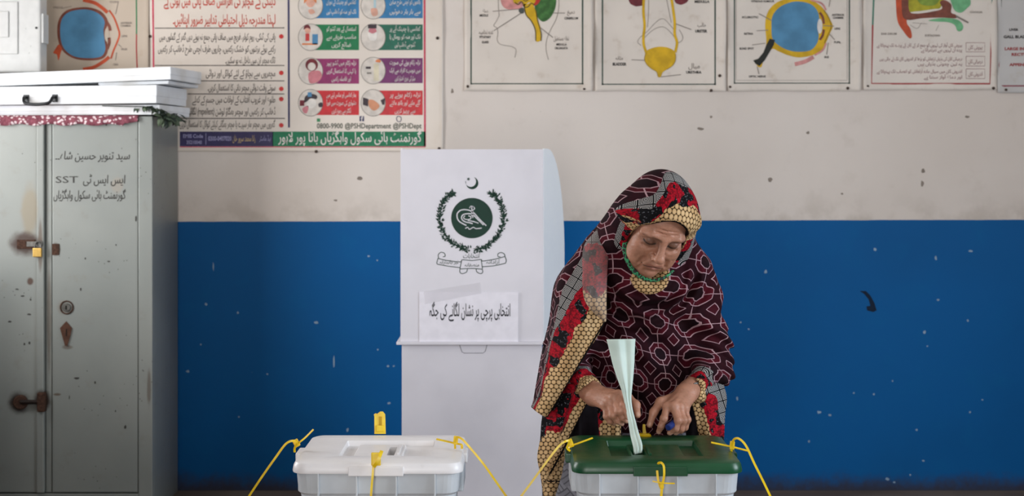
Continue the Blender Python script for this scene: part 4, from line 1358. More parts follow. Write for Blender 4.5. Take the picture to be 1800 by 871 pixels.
class Field:
    """distance field on a grid; the surface is taken out of it as one quad mesh"""
    def __init__(s, xs, ys, zs):
        s.ax = [np.asarray(a, np.float32) for a in (xs, ys, zs)]
        s.F = np.full([len(a) for a in s.ax], .2, np.float32)

    def sub(s, lo, hi):
        sl = []
        for a, l, h in zip(s.ax, lo, hi):
            i, j = np.searchsorted(a, l), np.searchsorted(a, h)
            sl.append(slice(max(0, i - 1), min(len(a), j + 1)))
        g = [s.ax[0][sl[0]][:, None, None], s.ax[1][sl[1]][None, :, None], s.ax[2][sl[2]][None, None, :]]
        return tuple(sl), g

    def put(s, fn, lo, hi, k=.01, cut=False):
        m = k + .012
        sl, g = s.sub([v - m for v in lo], [v + m for v in hi])
        if min(q.stop - q.start for q in sl) <= 0:
            return
        d = fn(*g).astype(np.float32)
        s.F[sl] = smax(s.F[sl], -d, k) if cut else smin(s.F[sl], d, k)

    def cap(s, a, b, r1, r2=None, k=.01, cut=False):
        a, b = np.array(a, float), np.array(b, float)
        r2 = r1 if r2 is None else r2
        ab = b - a
        L2 = float(ab @ ab) + 1e-12

        def fn(X, Y, Z):
            t = np.clip(((X - a[0]) * ab[0] + (Y - a[1]) * ab[1] + (Z - a[2]) * ab[2]) / L2, 0, 1)
            return np.sqrt((X - a[0] - ab[0] * t) ** 2 + (Y - a[1] - ab[1] * t) ** 2 + (Z - a[2] - ab[2] * t) ** 2) - (r1 + (r2 - r1) * t)
        r = max(r1, r2)
        s.put(fn, np.minimum(a, b) - r, np.maximum(a, b) + r, k, cut)

    def chain(s, pts, rad, k=.008, cut=False):
        for i in range(len(pts) - 1):
            s.cap(pts[i], pts[i + 1], rad[i], rad[i + 1], k, cut)

    def ell(s, c, r, k=.01, cut=False, M=None):
        c, r = np.array(c, float), np.array(r, float)
        if M is None:
            M = np.eye(3)

        def fn(X, Y, Z):
            dx, dy, dz = X - c[0], Y - c[1], Z - c[2]
            q = [M[0, i] * dx + M[1, i] * dy + M[2, i] * dz for i in range(3)]
            k0 = np.sqrt((q[0] / r[0]) ** 2 + (q[1] / r[1]) ** 2 + (q[2] / r[2]) ** 2)
            k1 = np.sqrt((q[0] / r[0] ** 2) ** 2 + (q[1] / r[1] ** 2) ** 2 + (q[2] / r[2] ** 2) ** 2) + 1e-6
            return k0 * (k0 - 1) / k1
        e = np.sqrt(((M * r[None, :]) ** 2).sum(1))
        s.put(fn, c - e, c + e, k, cut)

    def surface(s):
        F = s.F
        n = F.shape
        I = F < 0
        c = np.zeros([v - 1 for v in n], np.int8)
        for a in (0, 1):
            for b in (0, 1):
                for d in (0, 1):
                    c += I[a:n[0] - 1 + a, b:n[1] - 1 + b, d:n[2] - 1 + d]
        act = np.argwhere((c > 0) & (c < 8))
        idx = np.full(c.shape, -1, np.int32)
        idx[act[:, 0], act[:, 1], act[:, 2]] = np.arange(len(act))
        del c
        pos = np.zeros((len(act), 3))
        cnt = np.zeros(len(act))
        corners = [(a, b, d) for a in (0, 1) for b in (0, 1) for d in (0, 1)]
        val = {k: F[act[:, 0] + k[0], act[:, 1] + k[1], act[:, 2] + k[2]].astype(float) for k in corners}
        xyz = [np.stack([s.ax[q][act[:, q]], s.ax[q][act[:, q] + 1]], 1).astype(float) for q in range(3)]
        for k in corners:
            for q in range(3):
                if k[q]:
                    continue
                k2 = list(k)
                k2[q] = 1
                k2 = tuple(k2)
                va, vb = val[k], val[k2]
                m = (va < 0) != (vb < 0)
                t = va[m] / (va[m] - vb[m])
                for w in range(3):
                    p0 = xyz[w][m, k[w]]
                    pos[m, w] += p0 + (xyz[w][m, k2[w]] - p0) * t
                cnt[m] += 1
        pos /= cnt[:, None]
        quads = []
        for q in range(3):
            u, v = (q + 1) % 3, (q + 2) % 3
            sa = [slice(None)] * 3
            sb = [slice(None)] * 3
            sa[q], sb[q] = slice(0, n[q] - 1), slice(1, n[q])
            A, B = I[tuple(sa)], I[tuple(sb)]
            e = np.argwhere(A != B)
            e = e[(e[:, u] > 0) & (e[:, v] > 0) & (e[:, u] < n[u] - 1) & (e[:, v] < n[v] - 1)]
            f = A[e[:, 0], e[:, 1], e[:, 2]]
            ids = []
            for du, dv in ((-1, -1), (0, -1), (0, 0), (-1, 0)):
                w = e.copy()
                w[:, u] += du
                w[:, v] += dv
                ids.append(idx[w[:, 0], w[:, 1], w[:, 2]])
            Q_ = np.stack(ids, 1)
            Q_[~f] = Q_[~f][:, ::-1]
            quads.append(Q_)
        Q_ = np.concatenate(quads)
        Q_ = Q_[(Q_ >= 0).all(1)]
        return pos, Q_


def np_mesh(name, pos, quads, mat, parent, attrs=None, smooth=True):
    me = bpy.data.meshes.new(name)
    me.vertices.add(len(pos))
    me.vertices.foreach_set('co', np.ascontiguousarray(pos, np.float32).ravel())
    me.loops.add(quads.size)
    me.loops.foreach_set('vertex_index', np.ascontiguousarray(quads, np.int32).ravel())
    me.polygons.add(len(quads))
    me.polygons.foreach_set('loop_start', np.arange(0, quads.size, 4, dtype=np.int32))
    me.update(calc_edges=True)
    me.validate()
    for k, v in (attrs or {}).items():
        a = me.attributes.new(k, 'FLOAT_VECTOR', 'POINT')
        a.data.foreach_set('vector', np.ascontiguousarray(v, np.float32).ravel())
    return link(name, me, mat, parent, smooth)


def sstep(x, a, b):
    t = np.clip((x - a) / (b - a), 0, 1)
    return t * t * (3 - 2 * t)


def w(px, py, d): return np.array(P(px, py, d))


# ------------------------------------------------------------------ head frame
def rot(ax, a):
    c, s_ = math.cos(R(a)), math.sin(R(a))
    return np.array({'x': [[1, 0, 0], [0, c, -s_], [0, s_, c]], 'y': [[c, 0, s_], [0, 1, 0], [-s_, 0, c]], 'z': [[c, -s_, 0], [s_, c, 0], [0, 0, 1]]}[ax])


HR = rot('y', 11) @ rot('z', 14) @ rot('x', 35)
HC = w(1164, 427, 3.60) - HR @ np.array((0, -.084, 0))


def hl(x, y, z): return HC + HR @ np.array((x, y, z))


woman = thing('person', (.35, 4.0, 0), 'woman in patterned maroon shawl bending over the green ballot box, casting a ballot', 'person')

# ------------------------------------------------------------------ body: one surface, head to feet
FH = .0019
xs = np.arange(.03, .66, FH)
ys = np.concatenate([np.arange(3.47, 3.79, FH), np.arange(3.79, 4.2, .008)])
zs = np.concatenate([np.arange(-.02, .735, .012), np.arange(.735, 1.42, FH)])
B = Field(xs, ys, zs)
he = lambda c, r, k=.01, cut=False: B.ell(hl(*c), r, k, cut, HR)
hc = lambda a, b, r1, r2=None, k=.01, cut=False: B.cap(hl(*a), hl(*b), r1, r2, k, cut)
he((0, .012, .035), (.071, .090, .084), .02)
he((0, -.050, .036), (.054, .040, .044), .03)
he((0, -.028, -.032), (.058, .060, .082), .03)
he((0, -.034, -.080), (.046, .046, .040), .03)
he((0, -.076, -.104), (.022, .017, .015), .02)
for sg in (-1, 1):
    he((sg * .040, -.058, -.036), (.026, .026, .030), .025)
    he((sg * .041, -.046, -.078), (.024, .030, .028), .025)
    hc((sg * .012, -.089, .016), (sg * .034, -.086, .021), .008, .008, .014)
    hc((sg * .034, -.086, .021), (sg * .054, -.068, .012), .008, .007, .014)
he((0, -.074, -.066), (.033, .024, .024), .02)
for sg in (-1, 1):
    he((sg * .031, -.099, .001), (.020, .017, .013), .012, True)
    he((sg * .0315, -.0755, -.002), (.0150, .0125, .0125), .003)                 # lidded eyeball
    hc((sg * .046, -.080, -.006), (sg * .056, -.066, -.004), .0012, .001, .006, True)
    hc((sg * .017, -.0895, -.016), (sg * .031, -.0885, -.0215), .0018, .0018, .008, True)
    hc((sg * .031, -.0885, -.0215), (sg * .046, -.0785, -.018), .0018, .0015, .008, True)
hc((0, -.090, .012), (0, -.108, -.028), .0075, .0105, .012)
he((0, -.1115, -.034), (.0135, .0115, .0105), .008)
for sg in (-1, 1):
    he((sg * .0150, -.0985, -.0385), (.0085, .0110, .0085), .005)
    he((sg * .0068, -.106, -.0465), (.0040, .0050, .0028), .003, True)
hc((-.025, -.0850, -.0675), (0, -.0945, -.0630), .0035, .0046, .008)
hc((.025, -.0850, -.0675), (0, -.0945, -.0630), .0035, .0046, .008)
hc((-.021, -.0865, -.0748), (0, -.0938, -.0752), .0038, .0050, .007)
hc((.021, -.0865, -.0748), (0, -.0938, -.0752), .0038, .0050, .007)
hc((-.029, -.0865, -.0730), (0, -.0990, -.0690), .0016, .0018, .003, True)
hc((.029, -.0865, -.0730), (0, -.0990, -.0690), .0016, .0018, .003, True)
for sg in (-1, 1):
    hc((sg * .019, -.100, -.038), (sg * .031, -.089, -.056), .0034, .0034, .010, True)
    hc((sg * .031, -.089, -.056), (sg * .036, -.083, -.074), .0034, .0020, .010, True)
    hc((sg * .045, -.078, -.050), (sg * .047, -.066, -.085), .0016, .0012, .007, True)
    hc((sg * .053, -.066, -.030), (sg * .054, -.056, -.070), .0014, .0010, .006, True)
    hc((sg * .028, -.086, -.077), (sg * .031, -.076, -.098), .0016, .0012, .007, True)
hc((-.014, -.093, -.088), (.014, -.093, -.088), .0022, .0022, .008, True)
for zz in (.034, .044):
    hc((-.032, -.089, zz), (.032, -.089, zz + .001), .0008, .0008, .005, True)
for sg in (-1, 1):
    he((sg * .072, .012, -.012), (.008, .017, .030), .008)                       # ears, under the scarf
C7 = w(1128, 492, 3.86)
B.cap(hl(0, .02, -.06), C7, .052, .06, .03)
# trunk and limbs
SHR, SHL = w(1030, 515, 3.88), w(1222, 512, 3.88)
ELR, ELL = w(990, 645, 3.86), w(1258, 642, 3.88)
WRR, WRL = w(1046, 694, 3.668), w(1207, 690, 3.682)
B.cap(SHR, SHL, .055, .055, .04)
B.ell(w(1127, 590, 3.92), (.135, .095, .20), .05)
B.ell((.355, 4.02, .80), (.15, .11, .16), .05)
for S_, E_, W_ in ((SHR, ELR, WRR), (SHL, ELL, WRL)):
    B.cap(S_, E_, .046, .038, .03)
    B.cap(E_, W_, .037, .024, .02)
for sg in (-1, 1):
    hip = np.array((.355 + sg * .075, 4.02, .76))
    kn = np.array((.355 + sg * .085, 3.99, .42))
    an = np.array((.355 + sg * .09, 4.04, .08))
    B.cap(hip, kn, .085, .058, .04)
    B.cap(kn, an, .056, .036, .03)
    B.cap(an + (0, .01, -.04), an + (sg * .015, -.15, -.052), .036, .026, .03)


def hand(wrist, elbow, mcps, fingers, thumb, flat):
    """palm from the wrist to the knuckles, four fingers of unequal length, thumb from the side of the palm"""
    ax = np.array(wrist) - np.array(elbow)
    ax /= np.linalg.norm(ax)
    side = np.array(mcps[0]) - np.array(mcps[3])
    side /= np.linalg.norm(side)
    for q in (-.010, .010):
        B.cap(np.array(wrist) - ax * .03 + side * q, np.array(wrist) + side * q, .020, .019, .012)
    for i, m_ in enumerate(mcps):
        q = (.010, .004, -.004, -.010)[i]
        B.cap(np.array(wrist) + side * q, m_, .0165, .0108, .012)
    for i in range(3):
        B.cap(mcps[i], mcps[i + 1], .0098, .0098, .008)
    nrm = np.cross(side, ax)
    nrm = nrm if nrm[1] < 0 else -nrm
    for i, m_ in enumerate(mcps):                                # tendons over the back of the hand
        q = (.009, .003, -.003, -.009)[i]
        B.cap(np.array(wrist) + side * q + nrm * .011 + ax * .02, m_ + nrm * .0075, .0042, .0045, .006)
        B.ell(m_ + nrm * .004, (.0092,) * 3, .005)
    for i, f in enumerate(fingers):
        r0 = (.0096, .0098, .0094, .0082)[i]
        pts = [mcps[i]] + f
        B.chain(pts, [r0 * 1.04, r0 * .95, r0 * .84, r0 * .70], .0045)
        B.ell(np.array(mcps[i]), (r0 * 1.08,) * 3, .006)
        B.ell(np.array(f[0]), (r0 * 1.02,) * 3, .004)
    B.chain(thumb, [.014, .0118, .0100, .0078], .008)


mR = [w(1087, 693, 3.612), w(1079, 699, 3.606), w(1071, 706, 3.609), w(1064, 713, 3.619)]
fR = [[w(1096, 712, 3.588), w(1101, 724, 3.578), w(1104, 733, 3.572)], [w(1088, 722, 3.585), w(1095, 734, 3.586), w(1101, 739, 3.590)],
      [w(1077, 729, 3.590), w(1085, 739, 3.593), w(1093, 744, 3.600)], [w(1066, 731, 3.603), w(1072, 740, 3.605), w(1079, 744, 3.612)]]
tR = [w(1074, 692, 3.650), w(1103, 698, 3.632), w(1118, 711, 3.610), w(1121, 729, 3.592)]
hand(WRR, ELR, mR, fR, tR, 0)
mL = [w(1173, 714, 3.616), w(1184, 714, 3.608), w(1195, 716, 3.613), w(1204, 718, 3.627)]
fL = [[w(1167, 735, 3.594), w(1162, 749, 3.596), w(1158, 758, 3.602)], [w(1192, 738, 3.586), w(1188, 753, 3.586), w(1177, 760, 3.592)],
      [w(1202, 738, 3.597), w(1198, 753, 3.600), w(1188, 760, 3.608)], [w(1209, 737, 3.614), w(1205, 751, 3.617), w(1197, 758, 3.624)]]
tL = [w(1187, 698, 3.668), w(1161, 706, 3.642), w(1149, 724, 3.622), w(1142, 746, 3.612)]
hand(WRL, ELL, mL, fL, tL, 0)
pos, quads = B.surface()
del B
q = (pos - HC) @ HR                                    # head coordinates of every vertex
mask = np.zeros((len(pos), 3))
for sg in (-1, 1):
    a_, b_, c_ = np.array((sg * .012, -.098, .014)), np.array((sg * .034, -.094, .0215)), np.array((sg * .054, -.076, .013))
    for p0, p1, wid in ((a_, b_, .0042), (b_, c_, .0034)):
        ab = p1 - p0
        t = np.clip(((q - p0) @ ab) / (ab @ ab), 0, 1)
        d = np.linalg.norm((q - p0 - ab * t[:, None]) * np.array((1, .4, 1)), axis=1)
        mask[:, 0] = np.maximum(mask[:, 0], .5 * (1 - sstep(d, wid * .3, wid * 1.6)))
    # lashes along the lower rim of the lowered lid
    ex = (q[:, 0] - sg * .0315) / .0150
    line = -.0085 + .0035 * ex * ex
    d = np.abs(q[:, 2] - line)
    m_ = (np.abs(ex) < 1.05) & (q[:, 1] < -.06)
    mask[m_, 0] = np.maximum(mask[m_, 0], .95 * (1 - sstep(d, .0020, .0046))[m_])
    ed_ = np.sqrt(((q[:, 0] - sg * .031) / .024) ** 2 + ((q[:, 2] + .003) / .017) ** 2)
    mask[:, 0] = np.maximum(mask[:, 0], .52 * (1 - sstep(ed_, .40, 1.2)) * (q[:, 1] < -.05) * (q[:, 1] > -.12))  # dark eye sockets: skin pigment, with socket shade put into the colour
m_ = (np.abs(q[:, 0]) < .026) & (q[:, 1] < -.08)
mask[m_, 1] = ((1 - sstep(np.abs(q[:, 2] + .0695 + .12 * np.abs(q[:, 0]) * 0), .006, .0105)) * (1 - sstep(np.abs(q[:, 0]), .014, .025)))[m_]
m_ = (np.abs(q[:, 0]) < .030) & (q[:, 1] < -.078)
mask[m_, 0] = np.maximum(mask[m_, 0], (.7 * (1 - sstep(np.abs(q[:, 2] + .0690 + .138 * np.abs(q[:, 0])), .0007, .0024)))[m_])
hairm = sstep(q[:, 2] + .55 * np.abs(q[:, 0]) - .06 * sstep(q[:, 1], -.06, 0) * 0, .078, .088) * (np.linalg.norm(q, axis=1) < .16)
side_h = sstep(np.abs(q[:, 0]), .060, .066) * sstep(q[:, 2], -.01, .02) * (np.linalg.norm(q, axis=1) < .16)
mask[:, 0] = np.maximum(mask[:, 0], .9 * np.maximum(hairm, side_h))
for tip, prev in [(f[2], f[1]) for f in fR + fL] + [(tR[3], tR[2]), (tL[3], tL[2])]:
    d0 = (tip - prev) / np.linalg.norm(tip - prev)
    out = np.array((0, -1, .35)) - d0 * (np.array((0, -1, .35)) @ d0)
    out /= np.linalg.norm(out)
    c = tip + out * .0062 + d0 * .001
    r_ = pos - c
    al, ou = r_ @ d0, r_ @ out
    la = np.linalg.norm(r_ - al[:, None] * d0 - ou[:, None] * out, axis=1)
    mask[:, 2] = np.maximum(mask[:, 2], (1 - sstep(np.sqrt((al / .0065) ** 2 + (la / .0044) ** 2), .8, 1.05)) * (ou > -.004))

SK = Mat('weathered_skin', .48)
n1, n2, n3 = SK.noise(28, 4), SK.noise(160, 4, .6), SK.noise(420, 3, .6)
sk = SK.mix(n1.step(.3, .7), '#a5755e', '#b68169')
sk = SK.mix(n2.step(.5, .75) * .4, sk, '#8b5c47')
at = SK.attr('mask')
mr, mg, mb = SK.xyz(vec=at.outputs['Vector'])
sk = SK.mix(mg * .55, sk, '#8a5148')
sk = SK.mix(mb * .5, sk, '#cda793')
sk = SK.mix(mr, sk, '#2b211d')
SK.color(sk)
SK.b.inputs['Subsurface Weight'].default_value = .12
SK.b.inputs['Subsurface Radius'].default_value = (.008, .003, .0015)
hx_, hy_, hz_ = SK.xyz()
wr = SK.noise(70, 3, .6, vec=SK.comb(hx_ * .55, hy_ * .55, hz_ * 1.9))
SK.bump(n2 * .35 + n3 * .2 + wr * .9, .6, .0024)
body = np_mesh('body', pos, quads, SK.m, woman, {'mask': mask})
print('body', len(pos), len(quads))

# ------------------------------------------------------------------ printed cloth
def shawl_material(name, reverse=0.0):
    M = Mat(name, .85, 0, .12)
    a = M.attr('field_uv').outputs['Vector']
    u, v, _ = M.xyz(vec=a)
    T = .080
    U, V = u / T, v / T
    x_, y_ = (U.fract() - .5).abs(), (V.fract() - .5).abs()
    o_ = x_.max(y_).max((x_ + y_) * .7071)
    lw = .0135
    l1 = (o_ - .205).abs().lt(lw)
    l2 = (o_ - .36).abs().lt(lw)
    sp_ = x_.min(y_).lt(lw * .9) * o_.gt(.205)
    cd_ = (x_ - .5).abs() + (y_ - .5).abs()
    l3 = (cd_ - .20).abs().lt(lw * 1.25)
    ln = l1.max(l2 * 1.0).max(sp_).max(l3)
    n = M.noise(26, 3)
    n9 = M.noise(9, 2)
    fill = M.mix(o_.gt(.205) * o_.lt(.36), '#1e080e', '#4a0d1a')
    fill = M.mix(o_.gt(.36) * .8, fill, '#2c0a13')
    fill = M.mix(cd_.lt(.20), fill, '#3c0c17')
    fill = M.mix(n9.step(.5, .62) * .55, fill, '#140b12')
    fld = M.mix(ln * .9, fill, M.mix(n.step(.3, .7), '#a17e86', '#bb999f'))
    # border prints
    bvec = M.attr('edge_uv').outputs['Vector']
    bu, bd, be = M.xyz(vec=bvec)
    ca, cb = bu / .0128, bd / .0222
    ax1, ay1 = ca.fract() - .5, (cb.fract() - .5) * 1.732
    ax2, ay2 = (ca + .5).fract() - .5, ((cb + .5).fract() - .5) * 1.732
    rr_ = (ax1 * ax1 + ay1 * ay1).sqrt().min((ax2 * ax2 + ay2 * ay2).sqrt()) + (n - .5) * .08
    g_ = M.mix(rr_.step(.22, .50), '#d2b286', '#a8855a')
    g_ = M.mix(n.step(.35, .65) * .5, g_, '#ae8757')
    gold = M.mix(rr_.step(.415, .50), g_, '#1d1512')
    bv2 = M.comb(bu, bd)
    nz = M.noise(21, 2, vec=bv2)
    vr = M.voro(210, bv2)
    vb = M.voro(170, bv2)
    red = M.mix((vr * .7 + M.noise(60, 3, vec=bv2) * .9).step(.55, 1.1), '#ad1024', '#5e0a15')
    berry = M.mix(vb.step(.10, .40), '#5d5d63', '#0c0b0e')
    rose = M.mix(nz.gt(.525), red, berry)
    ku, kv = bu / .030, bd / .030
    kx_, ky_ = (ku.fract() - .5).abs(), (kv.fract() - .5).abs()
    km = kx_.max(ky_)
    key = M.mix((km * 9).fract().gt(.5), '#17171a', '#a5a2a0')
    key = M.mix(km.gt(.465), key, '#0e0e10')
    e = be + (nz - .5) * .055 + (n - .5) * .012
    c = M.mix(e.gt(.052), gold, rose)
    c = M.mix((be + (nz - .5) * .03).gt(.102), c, key)
    c = M.mix((be + (nz - .5) * .006).gt(.142), c, fld)
    c = M.mix(bd.lt(.0026) * be.lt(.05), c, '#140e0d')
    if reverse:
        c = M.mix(reverse, c, '#a49a98')
    M.color(c)
    M.bump(M.noise(900, 2) * .3 + M.noise(60, 3) * .7, .35, .002)
    return M.m


SHM = shawl_material('printed_shawl')
SHR_ = shawl_material('printed_shawl_reverse', .34)


def field_uv(p):
    xc, yc = .352, 3.96
    an = np.arctan2(p[:, 0] - xc, yc - p[:, 1])
    u = an * .158 + .010 * np.sin(18 * p[:, 2] + 5 * p[:, 0]) + .10 * (p[:, 2] - 1.0)
    v = p[:, 2] + .25 * (p[:, 1] - 3.85) + .014 * np.sin(13 * p[:, 0] + 1) - .12 * np.abs(p[:, 0] - xc - .02)
    return np.stack([u, v, 0 * u], 1)


CG = .0032
K = Field(np.arange(.04, .64, CG), np.arange(3.53, 4.16, CG), np.arange(.66, 1.44, CG))
ke = lambda c, r, k=.02, cut=False: K.ell(hl(*c), r, k, cut, HR)
# trunk under the shawl
K.cap(w(1040, 512, 3.875), w(1217, 506, 3.875), .070, .066, .05)
K.ell(w(1128, 580, 3.915), (.165, .115, .20), .07)
K.ell(w(1130, 700, 3.95), (.165, .115, .19), .07)
K.cap(w(1022, 535, 3.87), w(993, 640, 3.845), .064, .058, .05)
K.cap(w(1234, 530, 3.875), w(1254, 640, 3.865), .052, .050, .05)
K.cap(w(993, 640, 3.845), w(1034, 684, 3.705), .054, .036, .04)
K.cap(w(1254, 640, 3.865), w(1224, 680, 3.715), .050, .036, .04)
# neck drape and hood
K.cap(hl(0, .04, -.02), w(1128, 505, 3.86), .090, .118, .06)
K.ell(w(1140, 500, 3.76), (.105, .10, .045), .05)
ke((0, .016, .030), (.087, .108, .102), .03)
ke((.004, -.028, .062), (.078, .075, .056), .03)
K.cap(hl(-.075, .0, .02), w(1062, 470, 3.79), .030, .05, .05)
K.cap(hl(-.066, .02, .01), w(1056, 438, 3.83), .034, .05, .05)
K.cap(hl(.076, -.035, .045), hl(.080, -.010, -.02), .022, .016, .02)          # loose fold standing off the temple
K.cap(hl(.078, -.01, -.03), w(1222, 470, 3.82), .024, .045, .05)
X_, Y_, Z_ = K.ax[0][:, None, None], K.ax[1][None, :, None], K.ax[2][None, None, :]
# hanging folds
cx_, cz_ = float(hl(0, -.08, -.10)[0]), float(hl(0, -.08, -.10)[2])
r2 = np.sqrt((X_ - cx_) ** 2 * .8 + (Z_ - cz_) ** 2)
sw = np.sin((r2 + .010 * np.sin(14 * X_)) * (2 * math.pi / .040)) * np.clip((r2 - .055) / .03, 0, 1) * np.clip((.21 - r2) / .08, 0, 1) * (1 / (1 + np.exp((Z_ - cz_ + .01) / .012)))
K.F += (.0080 * sw).astype(np.float32)
dg = np.sin(((X_ - .35) * .62 + Z_ * .78 + .018 * np.sin(9 * X_ + 4 * Z_)) * (2 * math.pi / .085)) * np.clip((1.10 - Z_) / .06, 0, 1) * np.clip((Z_ - .72) / .05, 0, 1)
K.F += (.0068 * dg).astype(np.float32)
ar = np.sin((Z_ + .25 * (Y_ - 3.8) + .5 * np.abs(X_ - .35)) * (2 * math.pi / .042) + 3 * np.sin(20 * X_)) * np.clip((np.abs(X_ - .352) - .12) / .05, 0, 1) * np.clip((1.06 - Z_) / .05, 0, 1)
K.F += (.0048 * ar).astype(np.float32)
# the face opening
OX, OZ, OC = .069, .106, -.028


def carve(X, Y, Z):
    dx, dy, dz = X - HC[0], Y - HC[1], Z - HC[2]
    qx, qy, qz = (HR[0, i] * dx + HR[1, i] * dy + HR[2, i] * dz for i in range(3))
    e_ = (np.sqrt((qx / OX) ** 2 + ((qz - OC) / OZ) ** 2) - 1) * .075
    return np.maximum(e_, np.maximum(qy - .005, -qy - .30))


K.put(carve, HC - .30, HC + .30, .010, True)
# open sleeve mouths round the wrists
for e_, w_ in ((w(993, 640, 3.845), WRR), (w(1254, 640, 3.865), WRL)):
    ax = (w_ - e_) / np.linalg.norm(w_ - e_)
    K.cap(w_ - ax * .035, w_ + ax * .06, .029, .034, .004, True)
pos, quads = K.surface()
del K, r2, sw, dg, ar
q = (pos - HC) @ HR
ph = np.arctan2(q[:, 0] / OX, (q[:, 2] - OC) / OZ)               # 0 over the forehead
dd = (np.sqrt((q[:, 0] / OX) ** 2 + ((q[:, 2] - OC) / OZ) ** 2) - 1) * .085
back = np.clip(q[:, 1] + .07, 0, 1) * .75                       # the print runs on over the crown
top = sstep(np.cos(ph - .12), .05, .75)
low = sstep(-np.cos(ph), .25, .6)
wid = np.where(np.cos(ph) > .2, .75 + .30 * sstep(q[:, 0], -.060, .005), .40 - .18 * low)
lsh = np.where(np.cos(ph) > .2, .050 * (1 - sstep(q[:, 0], -.062, -.014)), 0)
ins = np.clip(dd, 0, 1) * .55 + back * 1.0
th_ = np.arctan2(q[:, 2] - .0, -(q[:, 1] - .01))
ins = np.where(np.cos(ph) > .2, np.maximum((th_ - .50) * .105, 0), ins)
dh = np.maximum(ins, 0.0006)
vh = np.where(low > .5, pos[:, 2] * 1.25, th_ * .105)
uh = np.where(low > .5, pos[:, 0], q[:, 0] * 1.08)
near = (np.linalg.norm(q, axis=1) < .2) & (q[:, 2] > -.16) & (q[:, 1] < .10)
de = np.where(near, dh / wid + lsh, .5)
de = np.where((low > .5) & ((de > .052) | (dd > .017)), .5, de)
edge = np.stack([uh, np.where((dd < .007) & (low < .5), .001, vh + .5), de], 1)
# sleeve ends carry the border too
for (e_, w_, sc) in ((w(993, 640, 3.845), WRR, .62), (w(1254, 640, 3.865), WRL, .50)):
    ax = (w_ - e_) / np.linalg.norm(w_ - e_)
    t = (w_ - pos) @ ax
    rel = pos - w_ + t[:, None] * ax
    rad = np.linalg.norm(rel, axis=1)
    s0 = t - .012
    m_ = (s0 < .14 * sc) & (rad < .085) & (t > -.05)
    an = np.arctan2(rel[:, 2], rel[:, 0])
    edge[m_] = np.stack([an * .05, np.maximum(s0, .0027), np.maximum(s0, .001) / sc], 1)[m_]
shawl = np_mesh('shawl', pos, quads, SHM, woman, {'field_uv': field_uv(pos), 'edge_uv': edge})
print('shawl', len(pos))


def cloth_sheet(name, rows, mat, edgef, n=10, ripple=None, thick=.0022, parent=woman):
    """hanging cloth from a net of points (pixel, pixel, distance)"""
    G = np.array(rows, float)
    G = np.stack([np.array(catmull(list(G[i]), n)) for i in range(len(G))])
    G = np.stack([np.array(catmull(list(G[:, j]), n)) for j in range(G.shape[1])], 1)
    nr, nc = G.shape[:2]
    px, py, d = G[..., 0].ravel(), G[..., 1].ravel(), G[..., 2].ravel()
    if ripple is not None:
        d = d + ripple(px, py)
    pp = np.stack([(px - CX) * d / FPX, d, CAMH - (py - HY) * d / FPX], 1)
    i, j = np.meshgrid(np.arange(nr - 1), np.arange(nc - 1), indexing='ij')
    a = (i * nc + j).ravel()
    qd = np.stack([a, a + nc, a + nc + 1, a + 1], 1)
    o_ = np_mesh(name, pp, qd, mat, parent, {'field_uv': field_uv(pp), 'edge_uv': edgef(px, py)})
    md = o_.modifiers.new('t', 'SOLIDIFY')
    md.thickness = thick
    md.offset = 0
    return o_


def line_edge(x0, y0, x1, y1, extra=None, k=1 / 655.0):
    """distance from the hem that runs from (x0,y0) to (x1,y1), and the way along it"""
    L = math.hypot(x1 - x0, y1 - y0)
    tx, ty = (x1 - x0) / L, (y1 - y0) / L

    def f(px, py):
        al = ((px - x0) * tx + (py - y0) * ty) * k
        d = ((px - x0) * -ty + (py - y0) * tx) * k
        d = np.abs(d) if extra is None else extra(px, py, d)
        return np.stack([al, np.maximum(d, .0002), np.maximum(d, .0002)], 1)
    return f


# long end of the shawl hanging from her shoulder
cloth_sheet('shawl_end', [
    [(1054, 404, 3.745), (1048, 403, 3.76), (1043, 404, 3.78), (1040, 408, 3.81)],
    [(1046, 440, 3.72), (1030, 430, 3.74), (1018, 437, 3.78), (1008, 449, 3.86)],
    [(1050, 490, 3.70), (1020, 480, 3.725), (990, 482, 3.78), (976, 496, 3.88)],
    [(1060, 540, 3.69), (1025, 535, 3.70), (984, 542, 3.76), (966, 560, 3.88)],
    [(1064, 564, 3.688), (1020, 580, 3.688), (974, 600, 3.75), (954, 612, 3.87)],
    [(1032, 620, 3.68), (996, 635, 3.682), (961, 650, 3.74), (945, 662, 3.85)],
    [(997, 676, 3.675), (975, 684, 3.677), (951, 692, 3.72), (938, 702, 3.80)],
    [(962, 733, 3.68), (952, 729, 3.682), (942, 722, 3.705), (934, 715, 3.75)]], SHM,
    line_edge(1064, 564, 962, 733, lambda x, y, d: np.abs(d) + .13 * (1 - sstep(x - np.interp(y, (408, 449, 496, 560, 612, 662, 702, 715), (1040, 1008, 976, 966, 954, 945, 938, 934)), 3, 15)) * sstep(np.abs(d), .03, .06)),
    ripple=lambda x, y: .007 * np.sin((x * .85 + y * .52) * .085) + .004 * np.sin((x * .8 + y * .4) * .19))
# turned-back strip of its border, reverse side out
def strip_edge(px, py):
    h = np.clip(563 - py, 0, 400)
    d = np.where(h < 42, h * .05 / 42, .05 + (h - 42) * .05 / 85)
    return np.stack([(px - 1040) / 655, np.maximum(h / 655, .003), np.maximum(d, .003)], 1)


